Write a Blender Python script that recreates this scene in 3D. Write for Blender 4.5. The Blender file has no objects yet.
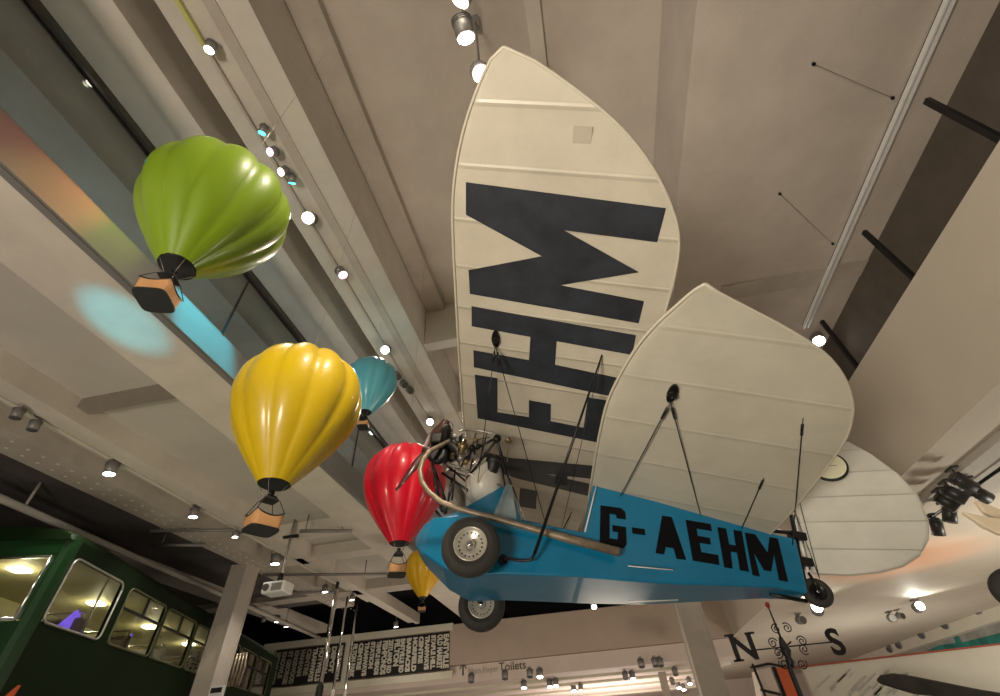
import bpy, bmesh, math, random
from mathutils import Vector as V, Matrix
random.seed(7)
C = bpy.context.scene.collection
EYE = V((0, 0, 1.6)); F = 445.0
# ------------------------------------------------------------------ camera frame
zw = V((-39, -490, F)).normalized(); yw = V((122, 394, F)); yw = (yw - zw * yw.dot(zw)).normalized(); xw = yw.cross(zw)
def c2w(c): return V((xw.dot(c), yw.dot(c), zw.dot(c)))
def w2c(w): return xw * w[0] + yw * w[1] + zw * w[2]
def ray(px, py): return c2w(V((px - 500, py - 348, F)).normalized())
def W(px, py, ax, v):
    """world point seen at px,py lying on the real surface x / y / z = v"""
    i = 'xyz'.index(ax); r = ray(px, py); t = (v - EYE[i]) / r[i]
    return EYE + r * t
def D(px, py, depth):
    r = ray(px, py); return EYE + r * (depth / w2c(r)[2])
def onp(px, py, o, n):
    r = ray(px, py); return EYE + r * ((o - EYE).dot(n) / r.dot(n))
def pix(w):
    c = w2c(w - EYE); return (500 + F * c[0] / c[2], 348 + F * c[1] / c[2])
cam = bpy.data.objects.new('camera', bpy.data.cameras.new('camera')); C.objects.link(cam)
cam.data.sensor_width = 36; cam.data.lens = F / 1000 * 36; cam.data.clip_start = .05; cam.data.clip_end = 200
R = Matrix((c2w(V((1, 0, 0))), c2w(V((0, -1, 0))), c2w(V((0, 0, -1))))).transposed()
cam.matrix_world = Matrix.Translation(EYE) @ R.to_4x4()
bpy.context.scene.camera = cam

# ------------------------------------------------------------------ materials
def mat(name, col, rough=.6, metal=0, var=.0, scale=3, bump=0, bscale=40, emit=None, es=0, trans=0, coat=0, alpha=None, spec=.5):
    m = bpy.data.materials.new(name); m.use_nodes = True; nt = m.node_tree; b = nt.nodes['Principled BSDF']
    b.inputs['Base Color'].default_value = (*col, 1); b.inputs['Roughness'].default_value = rough; b.inputs['Metallic'].default_value = metal
    b.inputs['Specular IOR Level'].default_value = spec
    if coat: b.inputs['Coat Weight'].default_value = coat; b.inputs['Coat Roughness'].default_value = .12
    if trans: b.inputs['Transmission Weight'].default_value = trans; b.inputs['IOR'].default_value = 1.45
    if emit: b.inputs['Emission Color'].default_value = (*emit, 1); b.inputs['Emission Strength'].default_value = es
    tc = nt.nodes.new('ShaderNodeTexCoord')
    if var:
        n = nt.nodes.new('ShaderNodeTexNoise'); n.inputs['Scale'].default_value = scale; n.inputs['Detail'].default_value = 6; n.inputs['Roughness'].default_value = .65
        nt.links.new(tc.outputs['Object'], n.inputs['Vector'])
        r = nt.nodes.new('ShaderNodeMapRange'); r.inputs[1].default_value = .3; r.inputs[2].default_value = .7; r.inputs[3].default_value = 1 - var; r.inputs[4].default_value = 1 + var
        nt.links.new(n.outputs['Fac'], r.inputs[0])
        mx = nt.nodes.new('ShaderNodeVectorMath'); mx.operation = 'SCALE'; mx.inputs[0].default_value = col
        nt.links.new(r.outputs[0], mx.inputs['Scale']); nt.links.new(mx.outputs[0], b.inputs['Base Color'])
    if bump:
        n2 = nt.nodes.new('ShaderNodeTexNoise'); n2.inputs['Scale'].default_value = bscale; n2.inputs['Detail'].default_value = 4
        nt.links.new(tc.outputs['Object'], n2.inputs['Vector'])
        bp = nt.nodes.new('ShaderNodeBump'); bp.inputs['Strength'].default_value = bump; bp.inputs['Distance'].default_value = .02
        nt.links.new(n2.outputs['Fac'], bp.inputs['Height']); nt.links.new(bp.outputs[0], b.inputs['Normal'])
    return m
def glassmat(name, tint=(.9, .95, .95), refl=.06):
    """thin pane: mostly see-through with a mirror-like sheen that grows at grazing angles"""
    m = bpy.data.materials.new(name); m.use_nodes = True; nt = m.node_tree; nt.nodes.remove(nt.nodes['Principled BSDF'])
    t = nt.nodes.new('ShaderNodeBsdfTransparent'); t.inputs[0].default_value = (*tint, 1)
    g = nt.nodes.new('ShaderNodeBsdfGlossy'); g.inputs['Roughness'].default_value = .02
    lw0 = nt.nodes.new('ShaderNodeLayerWeight'); lw = nt.nodes.new('ShaderNodeMath'); lw.operation = 'POWER'; lw.inputs[1].default_value = 4.5
    nt.links.new(lw0.outputs['Facing'], lw.inputs[0])
    mr = nt.nodes.new('ShaderNodeMapRange'); mr.inputs[1].default_value = 0; mr.inputs[2].default_value = 1; mr.inputs[3].default_value = refl; mr.inputs[4].default_value = 1
    mx = nt.nodes.new('ShaderNodeMixShader'); nt.links.new(lw.outputs[0], mr.inputs[0]); nt.links.new(mr.outputs[0], mx.inputs[0])
    nt.links.new(t.outputs[0], mx.inputs[1]); nt.links.new(g.outputs[0], mx.inputs[2])
    nt.links.new(mx.outputs[0], nt.nodes['Material Output'].inputs[0]); return m
M = {}
M['ceil'] = mat('painted_concrete', (.56, .50, .44), .85, var=.10, scale=1.3, bump=.25, bscale=60)
M['beam'] = mat('painted_beam', (.62, .57, .50), .8, var=.08, scale=2, bump=.15, bscale=50)
M['beamd'] = mat('aged_beam_paint', (.48, .43, .37), .8, var=.12, scale=2, bump=.15, bscale=50)
M['slab'] = mat('slab_soffit_paint', (.50, .47, .42), .85, var=.07, scale=1.5, bump=.2, bscale=50)
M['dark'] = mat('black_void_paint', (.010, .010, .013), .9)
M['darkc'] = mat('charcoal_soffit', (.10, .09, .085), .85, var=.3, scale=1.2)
M['wall'] = mat('beige_wall', (.50, .40, .32), .75, var=.05, scale=2)
M['galleryshade'] = mat('gallery_shade_brown', (.11, .09, .072), .8, var=.15)  # dark colour imitating the unlit upper gallery
M['girder'] = mat('grey_girder', (.24, .21, .18), .7, var=.1)
M['wallp'] = mat('pale_wall', (.70, .60, .54), .7, var=.04, scale=2)
M['cream'] = mat('cream_paint', (.72, .68, .56), .6, var=.04)
M['floor'] = mat('grey_floor', (.42, .38, .33), .5, var=.1)
M['steel'] = mat('brushed_steel', (.5, .5, .5), .3, 1)
M['chrome'] = mat('chrome', (.8, .8, .8), .12, 1)
M['blackm'] = mat('black_metal', (.012, .012, .014), .35, .3)
M['black'] = mat('black_plastic', (.012, .012, .012), .5)
M['grey'] = mat('grey_lamp_body', (.25, .24, .23), .45, .3)
M['dgrey'] = mat('dark_lamp_body', (.06, .06, .058), .4, .4)
M['white'] = mat('white_plastic', (.8, .8, .78), .4)
M['glass'] = glassmat('balustrade_glass', (.86, .92, .92), .09)
M['busglass'] = glassmat('bus_glass', (.75, .75, .72), .05)
M['lens'] = mat('lamp_lens', (1, .95, .85), .3, emit=(1, .88, .70), es=14)
M['lensw'] = mat('white_lamp_lens', (1, 1, 1), .3, emit=(1, .97, .92), es=14)
M['lenst'] = mat('teal_lamp_lens', (.1, .8, .9), .3, emit=(.05, .75, .9), es=6)
M['lensp'] = mat('pink_lamp_lens', (1, .5, .7), .3, emit=(1, .45, .65), es=9)
M['lensoff'] = mat('unlit_lens', (.1, .1, .1), .15)
M['blue'] = mat('blue_paint', (.004, .190, .37), .28, var=.10, scale=4, coat=.5, bump=.04, bscale=8)
M['bluelt'] = mat('blue_belly_paint', (.02, .24, .38), .16, .15, var=.15, scale=3, coat=.7)
M['cowlsheen'] = mat('pale_blue_metal', (.45, .60, .68), .15, .6)
M['tyre'] = mat('tyre_rubber', (.035, .033, .03), .75, bump=.2, bscale=90)
M['rim'] = mat('rim_enamel', (.62, .60, .52), .3, .4)
M['brass'] = mat('tarnished_brass', (.30, .22, .11), .4, .8, var=.3, scale=20)
M['exh'] = mat('weathered_pipe', (.32, .26, .19), .5, .55, var=.3, scale=14)
M['engine'] = mat('oily_engine_metal', (.022, .020, .018), .4, .7, var=.5, scale=25)
M['alu'] = mat('dull_aluminium', (.45, .44, .40), .4, .8, var=.2, scale=20)
M['tank'] = mat('white_tank_paint', (.68, .66, .58), .35)
M['prop'] = mat('dark_varnished_wood', (.05, .018, .012), .3, var=.3, scale=9, coat=.4)
M['ink'] = mat('wing_letter_paint', (.020, .024, .032), .5, var=.45, scale=4)
M['inkf'] = mat('fuselage_letter_paint', (.004, .004, .006), .6, spec=.15, var=.2, scale=6)
M['dial'] = mat('dial_cream', (.80, .80, .60), .4)
M['wicker'] = mat('tan_basket', (.55, .29, .12), .6, var=.12, scale=12, bump=.2, bscale=80)
M['basketdark'] = mat('basket_black', (.012, .015, .013), .5)
M['green'] = mat('bus_green', (.004, .034, .007), .35, coat=.2, var=.1, scale=1)
M['greend'] = mat('bus_dark_green', (.004, .014, .002), .6, spec=.15, var=.1, scale=1)
M['businside'] = mat('bus_inside_cream', (.60, .56, .33), .6)
M['busrim'] = mat('window_rubber', (.10, .10, .05), .5)
M['seat'] = mat('bus_seat', (.12, .09, .05), .6)
M['seatp'] = mat('seat_panel', (.45, .43, .40), .5)
M['purple'] = mat('purple_reflection', (.1, .05, .5), .4, emit=(.22, .12, 1.0), es=1.3)  # glow imitating a purple reflection in the bus glass
M['vane'] = mat('wrought_iron', (.008, .008, .010), .5)
M['redtip'] = mat('red_finial', (.25, .02, .02), .4)
M['orange'] = mat('orange_red_board', (.55, .10, .03), .6, var=.05)
M['board'] = mat('pale_board', (.55, .52, .44), .6, var=.08, scale=1.2)
M['rededge'] = mat('red_edge', (.30, .06, .03), .6)
M['oar'] = mat('dark_blade', (.035, .030, .028), .5, var=.4, scale=5)
M['creamwood'] = mat('cream_wood', (.78, .66, .48), .4, var=.05)
M['signblack'] = mat('blind_black', (.010, .009, .008), .6)
M['signtext'] = mat('blind_text', (.72, .68, .58), .6)
M['signtextd'] = mat('aged_blind_text', (.36, .33, .27), .6)
M['muralt'] = mat('mural_teal', (.02, .22, .19), .6, var=.5, scale=2)
M['muralg'] = mat('mural_grey', (.36, .36, .33), .6, var=.3, scale=2)
M['fascia'] = mat('grey_fascia', (.22, .22, .21), .35, .2, var=.05)
M['text'] = mat('sign_letter_paint', (.05, .04, .035), .6)
M['soffit_r'] = mat('warm_soffit', (.58, .52, .43), .7, var=.05, scale=1)
M['yellowtrack'] = mat('yellow_track', (.55, .55, .18), .5)
M['patch'] = mat('fabric_patch', (.42, .38, .30), .7)
def balloon_mat(n, c): return mat(n, c, .42, coat=.35, spec=.5, var=.04, scale=3)

def fabric(name, base, period, axis='Y', off=0.0, both=True, dark=.82, width=.05, tape=.03, bstr=.3, rough=.4):
    """doped fabric: faint rib tapes every `period` metres along the span, gentle sag between ribs"""
    m = mat(name, base, rough); nt = m.node_tree; b = nt.nodes['Principled BSDF']
    tc = nt.nodes.new('ShaderNodeTexCoord'); sp = nt.nodes.new('ShaderNodeSeparateXYZ'); nt.links.new(tc.outputs['Object'], sp.inputs[0])
    def mth(op, a, bb=None, c=None):
        n = nt.nodes.new('ShaderNodeMath'); n.operation = op
        for i, x in enumerate((a, bb, c)):
            if x is None: continue
            if isinstance(x, (int, float)): n.inputs[i].default_value = x
            else: nt.links.new(x, n.inputs[i])
        return n.outputs[0]
    s = mth('ABSOLUTE', sp.outputs[axis]) if both else mth('ADD', sp.outputs[axis], 10); s = mth('ADD', s, off); fr = mth('FRACT', mth('DIVIDE', s, period))
    dist = mth('MULTIPLY', mth('ABSOLUTE', mth('SUBTRACT', fr, .5)), 2)           # 1 at rib, 0 mid bay
    line = mth('SMOOTH_MIN', mth('MAXIMUM', mth('MULTIPLY', mth('SUBTRACT', dist, 1 - width * 2), 1 / (width * 2)), 0), 1, .1)
    edge = mth('MULTIPLY', mth('GREATER_THAN', dist, 1 - width * 2.4), mth('LESS_THAN', dist, 1 - width * 1.6))
    n = nt.nodes.new('ShaderNodeTexNoise'); n.inputs['Scale'].default_value = 2.2; n.inputs['Detail'].default_value = 8; n.inputs['Roughness'].default_value = .7
    nt.links.new(tc.outputs['Object'], n.inputs['Vector'])
    col = mth('ADD', mth('MULTIPLY', n.outputs['Fac'], .55), .72)
    col = mth('MULTIPLY', col, mth('SUBTRACT', 1, mth('MULTIPLY', edge, 1 - dark)))
    sc = nt.nodes.new('ShaderNodeVectorMath'); sc.operation = 'SCALE'; sc.inputs[0].default_value = base; nt.links.new(col, sc.inputs['Scale'])
    nt.links.new(sc.outputs[0], b.inputs['Base Color'])
    h = mth('ADD', mth('MULTIPLY', line, .7), mth('MULTIPLY', mth('POWER', dist, 3), .5))
    bp = nt.nodes.new('ShaderNodeBump'); bp.inputs['Strength'].default_value = bstr; bp.inputs['Distance'].default_value = tape
    nt.links.new(h, bp.inputs['Height']); nt.links.new(bp.outputs[0], b.inputs['Normal'])
    return m
M['wing'] = fabric('front_wing_fabric', (.50, .46, .37), .335, off=.14, dark=.88)
M['wing2'] = fabric('rear_wing_fabric', (.49, .465, .375), .40, off=.1, dark=.93, bstr=.16, rough=.36)
M['rudder'] = fabric('rudder_fabric', (.54, .54, .48), .213, axis='Z', off=-10 - .032 + .213 * 50, both=False, dark=1.15, width=.03, bstr=.6)

# ------------------------------------------------------------------ mesh helpers
class MB:
    def __init__(s): s.v = []; s.f = []; s.sm = []
    def add(s, vs, fs, smooth=False):
        n = len(s.v); s.v += [tuple(v) for v in vs]
        for f in fs: s.f.append([i + n for i in f]); s.sm.append(smooth)
        return s
    def box(s, x0, x1, y0, y1, z0, z1):
        x0, x1 = sorted((x0, x1)); y0, y1 = sorted((y0, y1)); z0, z1 = sorted((z0, z1))
        return s.add([(x, y, z) for x in (x0, x1) for y in (y0, y1) for z in (z0, z1)],
                     [(0, 1, 3, 2), (4, 6, 7, 5), (0, 4, 5, 1), (2, 3, 7, 6), (0, 2, 6, 4), (1, 5, 7, 3)])
    def obox(s, c, ax, ay, az):
        c = V(c); ax, ay, az = V(ax), V(ay), V(az)
        return s.add([c + ax * i + ay * j + az * k for i in (-1, 1) for j in (-1, 1) for k in (-1, 1)],
                     [(0, 1, 3, 2), (4, 6, 7, 5), (0, 4, 5, 1), (2, 3, 7, 6), (0, 2, 6, 4), (1, 5, 7, 3)])
    def tube(s, pts, r, n=8, caps=True, smooth=True):
        pts = [V(p) for p in pts]; rr = r if isinstance(r, (list, tuple)) else [r] * len(pts); vs = []; up = None
        for i, p in enumerate(pts):
            t = (pts[min(i + 1, len(pts) - 1)] - pts[max(i - 1, 0)]).normalized()
            if up is None:
                up = V((0, 0, 1)) if abs(t.z) < .9 else V((1, 0, 0))
            a = t.cross(up).normalized(); up = a.cross(t).normalized()
            for k in range(n):
                q = 2 * math.pi * k / n; vs.append(p + (a * math.cos(q) + up * math.sin(q)) * rr[i])
        fs = [(i * n + k, i * n + (k + 1) % n, (i + 1) * n + (k + 1) % n, (i + 1) * n + k) for i in range(len(pts) - 1) for k in range(n)]
        s.add(vs, fs, smooth)
        if caps:
            m = len(s.v) - len(vs); s.f += [[m + k for k in range(n)][::-1], [m + len(vs) - n + k for k in range(n)]]; s.sm += [False, False]
        return s
    def lathe(s, o, ax, prof, n=24, smooth=True, close=True):
        """prof: list of (distance along ax, radius)"""
        o = V(o); ax = V(ax).normalized(); a = ax.cross(V((0, 0, 1)) if abs(ax.z) < .9 else V((1, 0, 0))).normalized(); b = ax.cross(a)
        vs = [o + ax * d + (a * math.cos(2 * math.pi * k / n) + b * math.sin(2 * math.pi * k / n)) * r for d, r in prof for k in range(n)]
        fs = [(i * n + k, i * n + (k + 1) % n, (i + 1) * n + (k + 1) % n, (i + 1) * n + k) for i in range(len(prof) - 1) for k in range(n)]
        m = len(s.v); s.add(vs, fs, smooth)
        if close:
            for idx in (0, len(prof) - 1):
                if prof[idx][1] > 1e-5: s.f.append([m + idx * n + k for k in range(n)]); s.sm.append(False)
        return s
    def prism(s, pts, off):
        """polygon (3-D points, planar) extruded by the vector off"""
        off = V(off); n = len(pts); a = [V(p) for p in pts]
        m = len(s.v); s.v += [tuple(p) for p in a] + [tuple(p + off) for p in a]
        s.f += [[m + i for i in range(n)][::-1], [m + n + i for i in range(n)]]; s.sm += [False, False]
        for i in range(n): s.f.append([m + i, m + (i + 1) % n, m + n + (i + 1) % n, m + n + i]); s.sm.append(False)
        return s
    def build(s, name, m, parent=None, kind=None, bevel=0, mods=None):
        me = bpy.data.meshes.new(name); me.from_pydata(s.v, [], s.f); me.materials.append(m)
        me.polygons.foreach_set('use_smooth', s.sm)
        bm = bmesh.new(); bm.from_mesh(me); bmesh.ops.recalc_face_normals(bm, faces=bm.faces); bm.to_mesh(me); bm.free()
        o = bpy.data.objects.new(name, me); C.objects.link(o)
        if parent: o.parent = parent
        if kind: o['kind'] = kind
        if bevel:
            b = o.modifiers.new('bevel', 'BEVEL'); b.width = bevel; b.segments = 2; b.limit_method = 'ANGLE'
        return o
def tag(o, label, cat, group=None, kind=None):
    o['label'] = label; o['category'] = cat
    if group: o['group'] = group
    if kind: o['kind'] = kind
    return o
def thing(name, label, cat, loc=(0, 0, 0), group=None, rot=None):
    o = bpy.data.objects.new(name, None); C.objects.link(o); o.empty_display_size = .1
    if rot is not None: o.matrix_world = Matrix.Translation(V(loc)) @ rot.to_4x4()
    else: o.location = loc
    return tag(o, label, cat, group)
def frame_mat(a, b, c): return Matrix((V(a), V(b), V(c))).transposed()
def text_obj(name, txt, m, parent, origin, right, up, size, sx=1, depth=.004, align='LEFT', bold=0.0):
    cu = bpy.data.curves.new(name, 'FONT'); cu.body = txt; cu.size = size; cu.extrude = depth; cu.align_x = align; cu.offset = bold
    cu.resolution_u = 4
    t = bpy.data.objects.new(name, cu); C.objects.link(t)
    me = bpy.data.meshes.new_from_object(t); bpy.data.objects.remove(t)
    r = V(right).normalized(); u = V(up).normalized(); n = r.cross(u)
    me.transform(Matrix.Translation(V(origin)) @ frame_mat(r, u, n).to_4x4() @ Matrix.Diagonal((sx, 1, 1, 1)))
    me.materials.clear(); me.materials.append(m)
    o = bpy.data.objects.new(name, me); C.objects.link(o); o.parent = parent; return o
def struct(name, mb, m, **k): return mb.build(name, m, kind='structure', **k)
H = 1.6  # eye height: the measured heights below are above the eye
# ------------------------------------------------------------------ building shell
struct('floor', MB().box(-14, 14, -9, 31, -.1, 0), M['floor'])
ZB, ZC = 5.4 + H, 6.5 + H
# upper hall ceiling
struct('ceiling', MB().box(-9.5, 12, -5, 13, ZC, ZC + .2), M['ceil'])
Y0, Y1 = -4.9, 12.8
n_trim = [0]
def trim(mb, m, **k):
    n_trim[0] += 1; return struct('trim_%d' % n_trim[0], mb, m, **k)
trim(MB().box(-3.05, -2.21, Y0, Y1, ZB, ZC), M['beam'])
trim(MB().box(-2.62, -2.50, Y0, Y1, ZB - .02, ZB), M['beamd'])
trim(MB().box(-4.05, -3.36, Y0, Y1, ZB, ZC), M['beam'])
trim(MB().box(-3.62, -3.36, Y0, Y1, ZB - .09, ZB), M['beam'])
trim(MB().box(-5.75, -4.75, Y0, Y1, ZB, ZC), M['beamd'])
trim(MB().box(-8.4, -6.9, Y0, Y1, ZB, ZC), M['beamd'])
trim(MB().box(2.04, 11.5, Y0, Y1, ZB, ZC), M['ceil'])                 # wide dropped soffit over the east side
trim(MB().box(.42, .60, Y0, Y1, ZC - .07, ZC), M['beam'])
trim(MB().box(2.9, 5.14, 5.38, 5.72, ZB - .025, ZB), M['beamd'])        # cross beams
trim(MB().box(-2.75, 2.04, 5.55, 5.75, ZB + .1, ZC), M['beam'])
trim(MB().box(-2.75, 2.04, 7.8, 8.1, ZB + .1, ZC), M['beam'])
trim(MB().box(-2.2, -1.85, Y0, Y1, ZC - .18, ZC), M['beamd'])
# west floor slab, edge beam and beams below it
ZS = 3.15 + H
trim(MB().box(-4.2, -3.425, -4, 15.2, ZS, ZS + .33), M['beam'])
trim(MB().box(-3.425, -3.4, -4, 15.2, ZS - .005, ZS + .33), M['fascia'])
trim(MB().box(-3.49, -3.425, -4, 15.2, ZS - .015, ZS), M['grey'])         # edge beam with fascia; this thin strip paints in the shadow line
struct('ceiling_west', MB().box(-13.5, -4.2, -4, 12.5, ZS + .22, ZS + .33), M['slab'])
trim(MB().box(-5.87, -5.5, -4, 15.2, ZS, ZS + .22), M['beam'])
trim(MB().box(-5.62, -5.5, -4, 15.2, ZS - .05, ZS), M['beam'])
trim(MB().box(-6.95, -6.4, -4, 12.5, ZS - .02, ZS + .22), M['beamd'])
trim(MB().box(-5.5, -4.2, 3.24, 3.40, ZS + .10, ZS + .22), M['girder'])
trim(MB().box(-4.2, -5.5, 7.4, 7.75, ZS + .02, ZS + .22), M['beam'])
trim(MB().box(-6.95, -4.2, 8.6, 8.95, ZS, ZS + .22), M['beam'])
trim(MB().box(-12, -4.2, 11.2, 11.6, ZS, ZS + .22), M['beamd'])
trim(MB().box(-3.4, 3.0, 11.6, 12.2, ZS, ZS + .3), M['beam'])
trim(MB().box(-9.2, -8.6, 7, 15.2, ZS, ZS + .22), M['beam'])
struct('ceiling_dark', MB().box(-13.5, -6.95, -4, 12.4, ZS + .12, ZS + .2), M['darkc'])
rv = MB()
for k in range(60):
    for j in (0, 1):
        x_, y_ = -6.78 + .2 * j, 1.0 + k * .2 + .1 * j
        rv.lathe((x_, y_, ZS - .0205), (0, 0, -1), [(0, .022), (.004, .022)], 8)
trim(rv, M['cream'])
# columns
def column(x0, x1, y0, y1, top):
    n_trim[0] += 1
    b = MB(); t = .035
    b.box(x0 + .012, x1 - .012, y0 + .012, y1 - .012, 0, top)
    for xx in (x0, x1 - t):
        for yy in (y0, y1 - t): b.box(xx, xx + t, yy, yy + t, 0, top)
    return struct('trim_%d' % n_trim[0], b, M['beamd'])
column(-7.16, -6.80, 8.45, 8.85, ZS)
column(1.28, 1.66, 8.7, 9.1, ZB)
column(1.55, 1.78, 18.5, 18.7, 1.7 + H)
# sign wall across the hall, lower header, far soffit and end wall
ZH = 2.05 + H
XE0 = 3.64
struct('wall_north', MB().box(-13.5, 3.64, 16, 16.3, ZH, ZS - .02), M['wall'])
trim(MB().box(-13.5, XE0, 16.12, 16.3, 1.62 + H, ZH - .015), M['wallp'])
struct('ceiling_north', MB().box(-13.5, XE0, 16.3, 30, 1.62 + H, 1.75 + H), M['wallp'])
for k_, y_ in enumerate((17.4, 19.2, 21.5, 25)): trim(MB().box(-13.4, XE0, y_, y_ + .25, 1.62 + H - .07, 1.62 + H), M['cream'])
struct('wall_end', MB().box(-13.5, 12, 30, 30.2, 0, ZH), M['wallp'])
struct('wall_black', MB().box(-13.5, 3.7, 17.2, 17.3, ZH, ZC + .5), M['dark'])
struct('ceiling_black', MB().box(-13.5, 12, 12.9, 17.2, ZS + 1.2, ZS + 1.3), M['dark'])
# east gallery: fascia, soffit and outer wall
XE = 3.64
struct('wall_east', MB().box(XE, XE + .15, -3, 16.2, ZH, ZS + .08), M['soffit_r'])
struct('ceiling_east', MB().box(XE + .15, 12, -3, 30, ZH, ZH + .1), M['soffit_r'])
trim(MB().box(4.17, 6.1, -3, 6.35, ZH - .07, ZH), M['slab'])
trim(MB().box(10.2, 10.5, -3, 30, 1.78 + H, ZH), M['cream'])
struct('wall_outer', MB().box(10.5, 10.7, -3, 30, 0, ZC), M['wallp'])
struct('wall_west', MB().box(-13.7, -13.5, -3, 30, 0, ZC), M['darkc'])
struct('wall_east_shade', MB().box(5.15, 5.25, -5, 13, ZS + .1, ZB), M['galleryshade'])  # dark sheet added for the shade in the unlit upper gallery
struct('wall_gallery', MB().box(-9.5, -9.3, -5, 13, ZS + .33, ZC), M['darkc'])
# ------------------------------------------------------------------ balustrades
RX = -3.4
b = thing('glass_balustrade', 'long glass balustrade with thin black handrail along the balcony edge', 'railing', (RX, 0, ZS + .33))
j0 = W(249, 280, 'x', RX).y; jy = [j0 - 6, j0, W(358, 433, 'x', RX).y]; jy += [jy[-1] + 3, jy[-1] + 6]
for i in range(len(jy) - 1):
    MB().box(-.008, .008, jy[i] + .012, jy[i + 1] - .012, 0, .90).build('glass_pane', M['glass'], b)
for y in jy[1:-1]:
    MB().box(-.010, .010, y - .008, y + .008, 0, .90).build('joint_post', M['blackm'], b)
MB().box(-.025, .025, jy[0], jy[-1], .90, .94).build('handrail', M['blackm'], b)
b = thing('post_balustrade', 'dark balustrade posts standing on the opposite gallery edge, top right', 'railing', (XE + .05, 0, ZS + .08))
for y, in [(.6,), (2.25,), (3.65,), (5.1,), (6.6,), (8.2,)]:
    MB().box(-.02, .02, y - .025, y + .025, 0, .86).build('post', M['blackm'], b)
# ------------------------------------------------------------------ tracks and pipes
def rail(name, pts, r, m, label, cat, n=6, up=None):
    mb = MB().tube(pts, r, n)
    if up:
        for q in (pts[0] * .9 + pts[-1] * .1, pts[0] * .2 + pts[-1] * .8): mb.tube([q, V((q.x, q.y, up))], r * .4, 6)
    return tag(mb.build(name, m), label, cat)
tx = -.522 * (5.4)
tag(MB().box(tx - .02, tx + .02, Y0, W(208, 52, 'z', ZB).y, ZB - .07, ZB - .02).build('lighting_track', M['yellowtrack']), 'yellow stretch of lighting track at the top edge of the picture', 'track')  # this stretch is coloured yellow, unlike the rest of the track
tag(MB().box(tx - .014, tx + .014, W(208, 52, 'z', ZB).y + .02, 9.2, ZB - .06, ZB - .02).build('lighting_track', M['beamd']), 'thin lighting track down the middle of the beam over the balloons', 'track')
t = thing('ceiling_track', 'pale twin-rail track running across the ceiling to a lit spotlight', 'track', (0, 0, ZB))
xt = .862 * 5.3
for dx in (-.045, .02): MB().box(xt + dx, xt + dx + .022, Y0, 6.75, -.09, -.03).build('rail', M['white'], t)
MB().box(xt - .03, xt + .025, Y0, 6.75, -.03, 0).build('mounting_strip', M['blackm'], t)
tag(MB().box(-5.99, -5.93, -3, 12.4, ZS + .02, ZS + .10).build('lighting_track', M['cream']), 'cream lighting track under the balcony beside the long beam', 'track')
p0, p1 = W(-60, 472, 'z', ZS - .26), W(320, 638, 'z', ZS - .26)
rail('conduit_pipe', [p0, p1], .05, M['slab'], 'pale straight pipe under the dark soffit above the green bus', 'pipe', up=ZS + .12)
zp = ZS - .07
rail('elbow_pipe', [W(150, 531, 'z', zp), W(232, 530, 'z', zp), W(240, 533, 'z', zp), W(242, 534, 'z', zp - .03)], .025, M['grey'], 'short dark pipe with elbow end left of the yellow balloon basket', 'pipe', up=ZS + .22)
for a_, b_, l in [((263, 575), (389, 574), 'long dark crossbar under the balcony, just above the projector'), ((205, 545), (150, 545), 'dark crossbar beside the column top'), ((262, 594), (335, 592), 'short dark crossbar just below the projector'), ((300, 531), (352, 531), 'dark crossbar behind the projector mount')]:
    rail('crossbar', [W(*a_, 'z', zp), W(*b_, 'z', zp)], .03, M['grey'], l, 'bar', up=ZS + .22)
for a_, b_, l in [((814, 64), (893, 98), 'upper of two thin sagging wires on the wide ceiling'), ((780, 194), (833, 244), 'lower of two thin sagging wires on the wide ceiling')]:
    q0, q1 = W(*a_, 'z', ZB - .02), W(*b_, 'z', ZB - .02)
    t = thing('ceiling_wire', l, 'wire', q0)
    MB().tube([(0, 0, 0), (q1 - q0) * .5 + V((0, 0, -.04)), q1 - q0], .0022, 5).build('wire', M['blackm'], t)
    for q in (V((0, 0, 0)), q1 - q0): MB().lathe(q + V((0, 0, .02)), (0, 0, -1), [(0, .018), (.03, .018)], 8).build('anchor', M['blackm'], t)

# ------------------------------------------------------------------ spotlights
def spot(px, py, ax, v, aim, r, label, lens='lens', on=0, stem_up=None, col=(1, .85, .66), ang=70, body='grey', L=2.2, group=None, blend=.6, long_stem=True):
    p = W(px, py, ax, v); d = (V(aim) - p).normalized() if not isinstance(aim, str) else V((0, 0, -1))
    t = thing('spotlight', label, 'spotlight', p, group)
    h = MB(); Lr = r * L
    h.lathe(d * 0, -d, [(0, r), (Lr * .7, r * .95), (Lr, r * .6)], 14)
    for k in range(3): h.lathe(-d * (Lr * (.66 + .10 * k)), -d, [(0, r * 1.06), (r * .06, r * 1.06)], 14)
    h.build('housing', M[body], t)
    MB().lathe(d * .004, d, [(-.004, r * .86), (.002, r * .86)], 14).build('lens', M[lens], t)
    if stem_up:
        c = -d * Lr * .55; top = V((c.x, c.y, stem_up - p.z))
        MB().tube([c + V((0, 0, r * .9)), top], r * .14, 6).build('stem', M[body], t)
        MB().box(top.x - r * .5, top.x + r * .5, top.y - r * .9, top.y + r * .9, top.z - r * .35, top.z).build('track_adapter', M[body], t)
    if on:
        ld = bpy.data.lights.new('lamp', 'SPOT'); ld.energy = on; ld.color = col; ld.spot_size = math.radians(ang); ld.spot_blend = blend; ld.shadow_soft_size = r
        lo = bpy.data.objects.new('lamp', ld); C.objects.link(lo); lo.parent = t; lo.location = d * .03
        lo.rotation_euler = d.to_track_quat('-Z', 'Y').to_euler()
    return t
PL = D(560, 540, 3.9)     # the aircraft, for aiming
zt = ZB - .17
spot(209, 50, 'z', zt, (-4, 3, 0), .05, 'small spotlight at the end of the yellow track', stem_up=ZB - .06)
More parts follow.
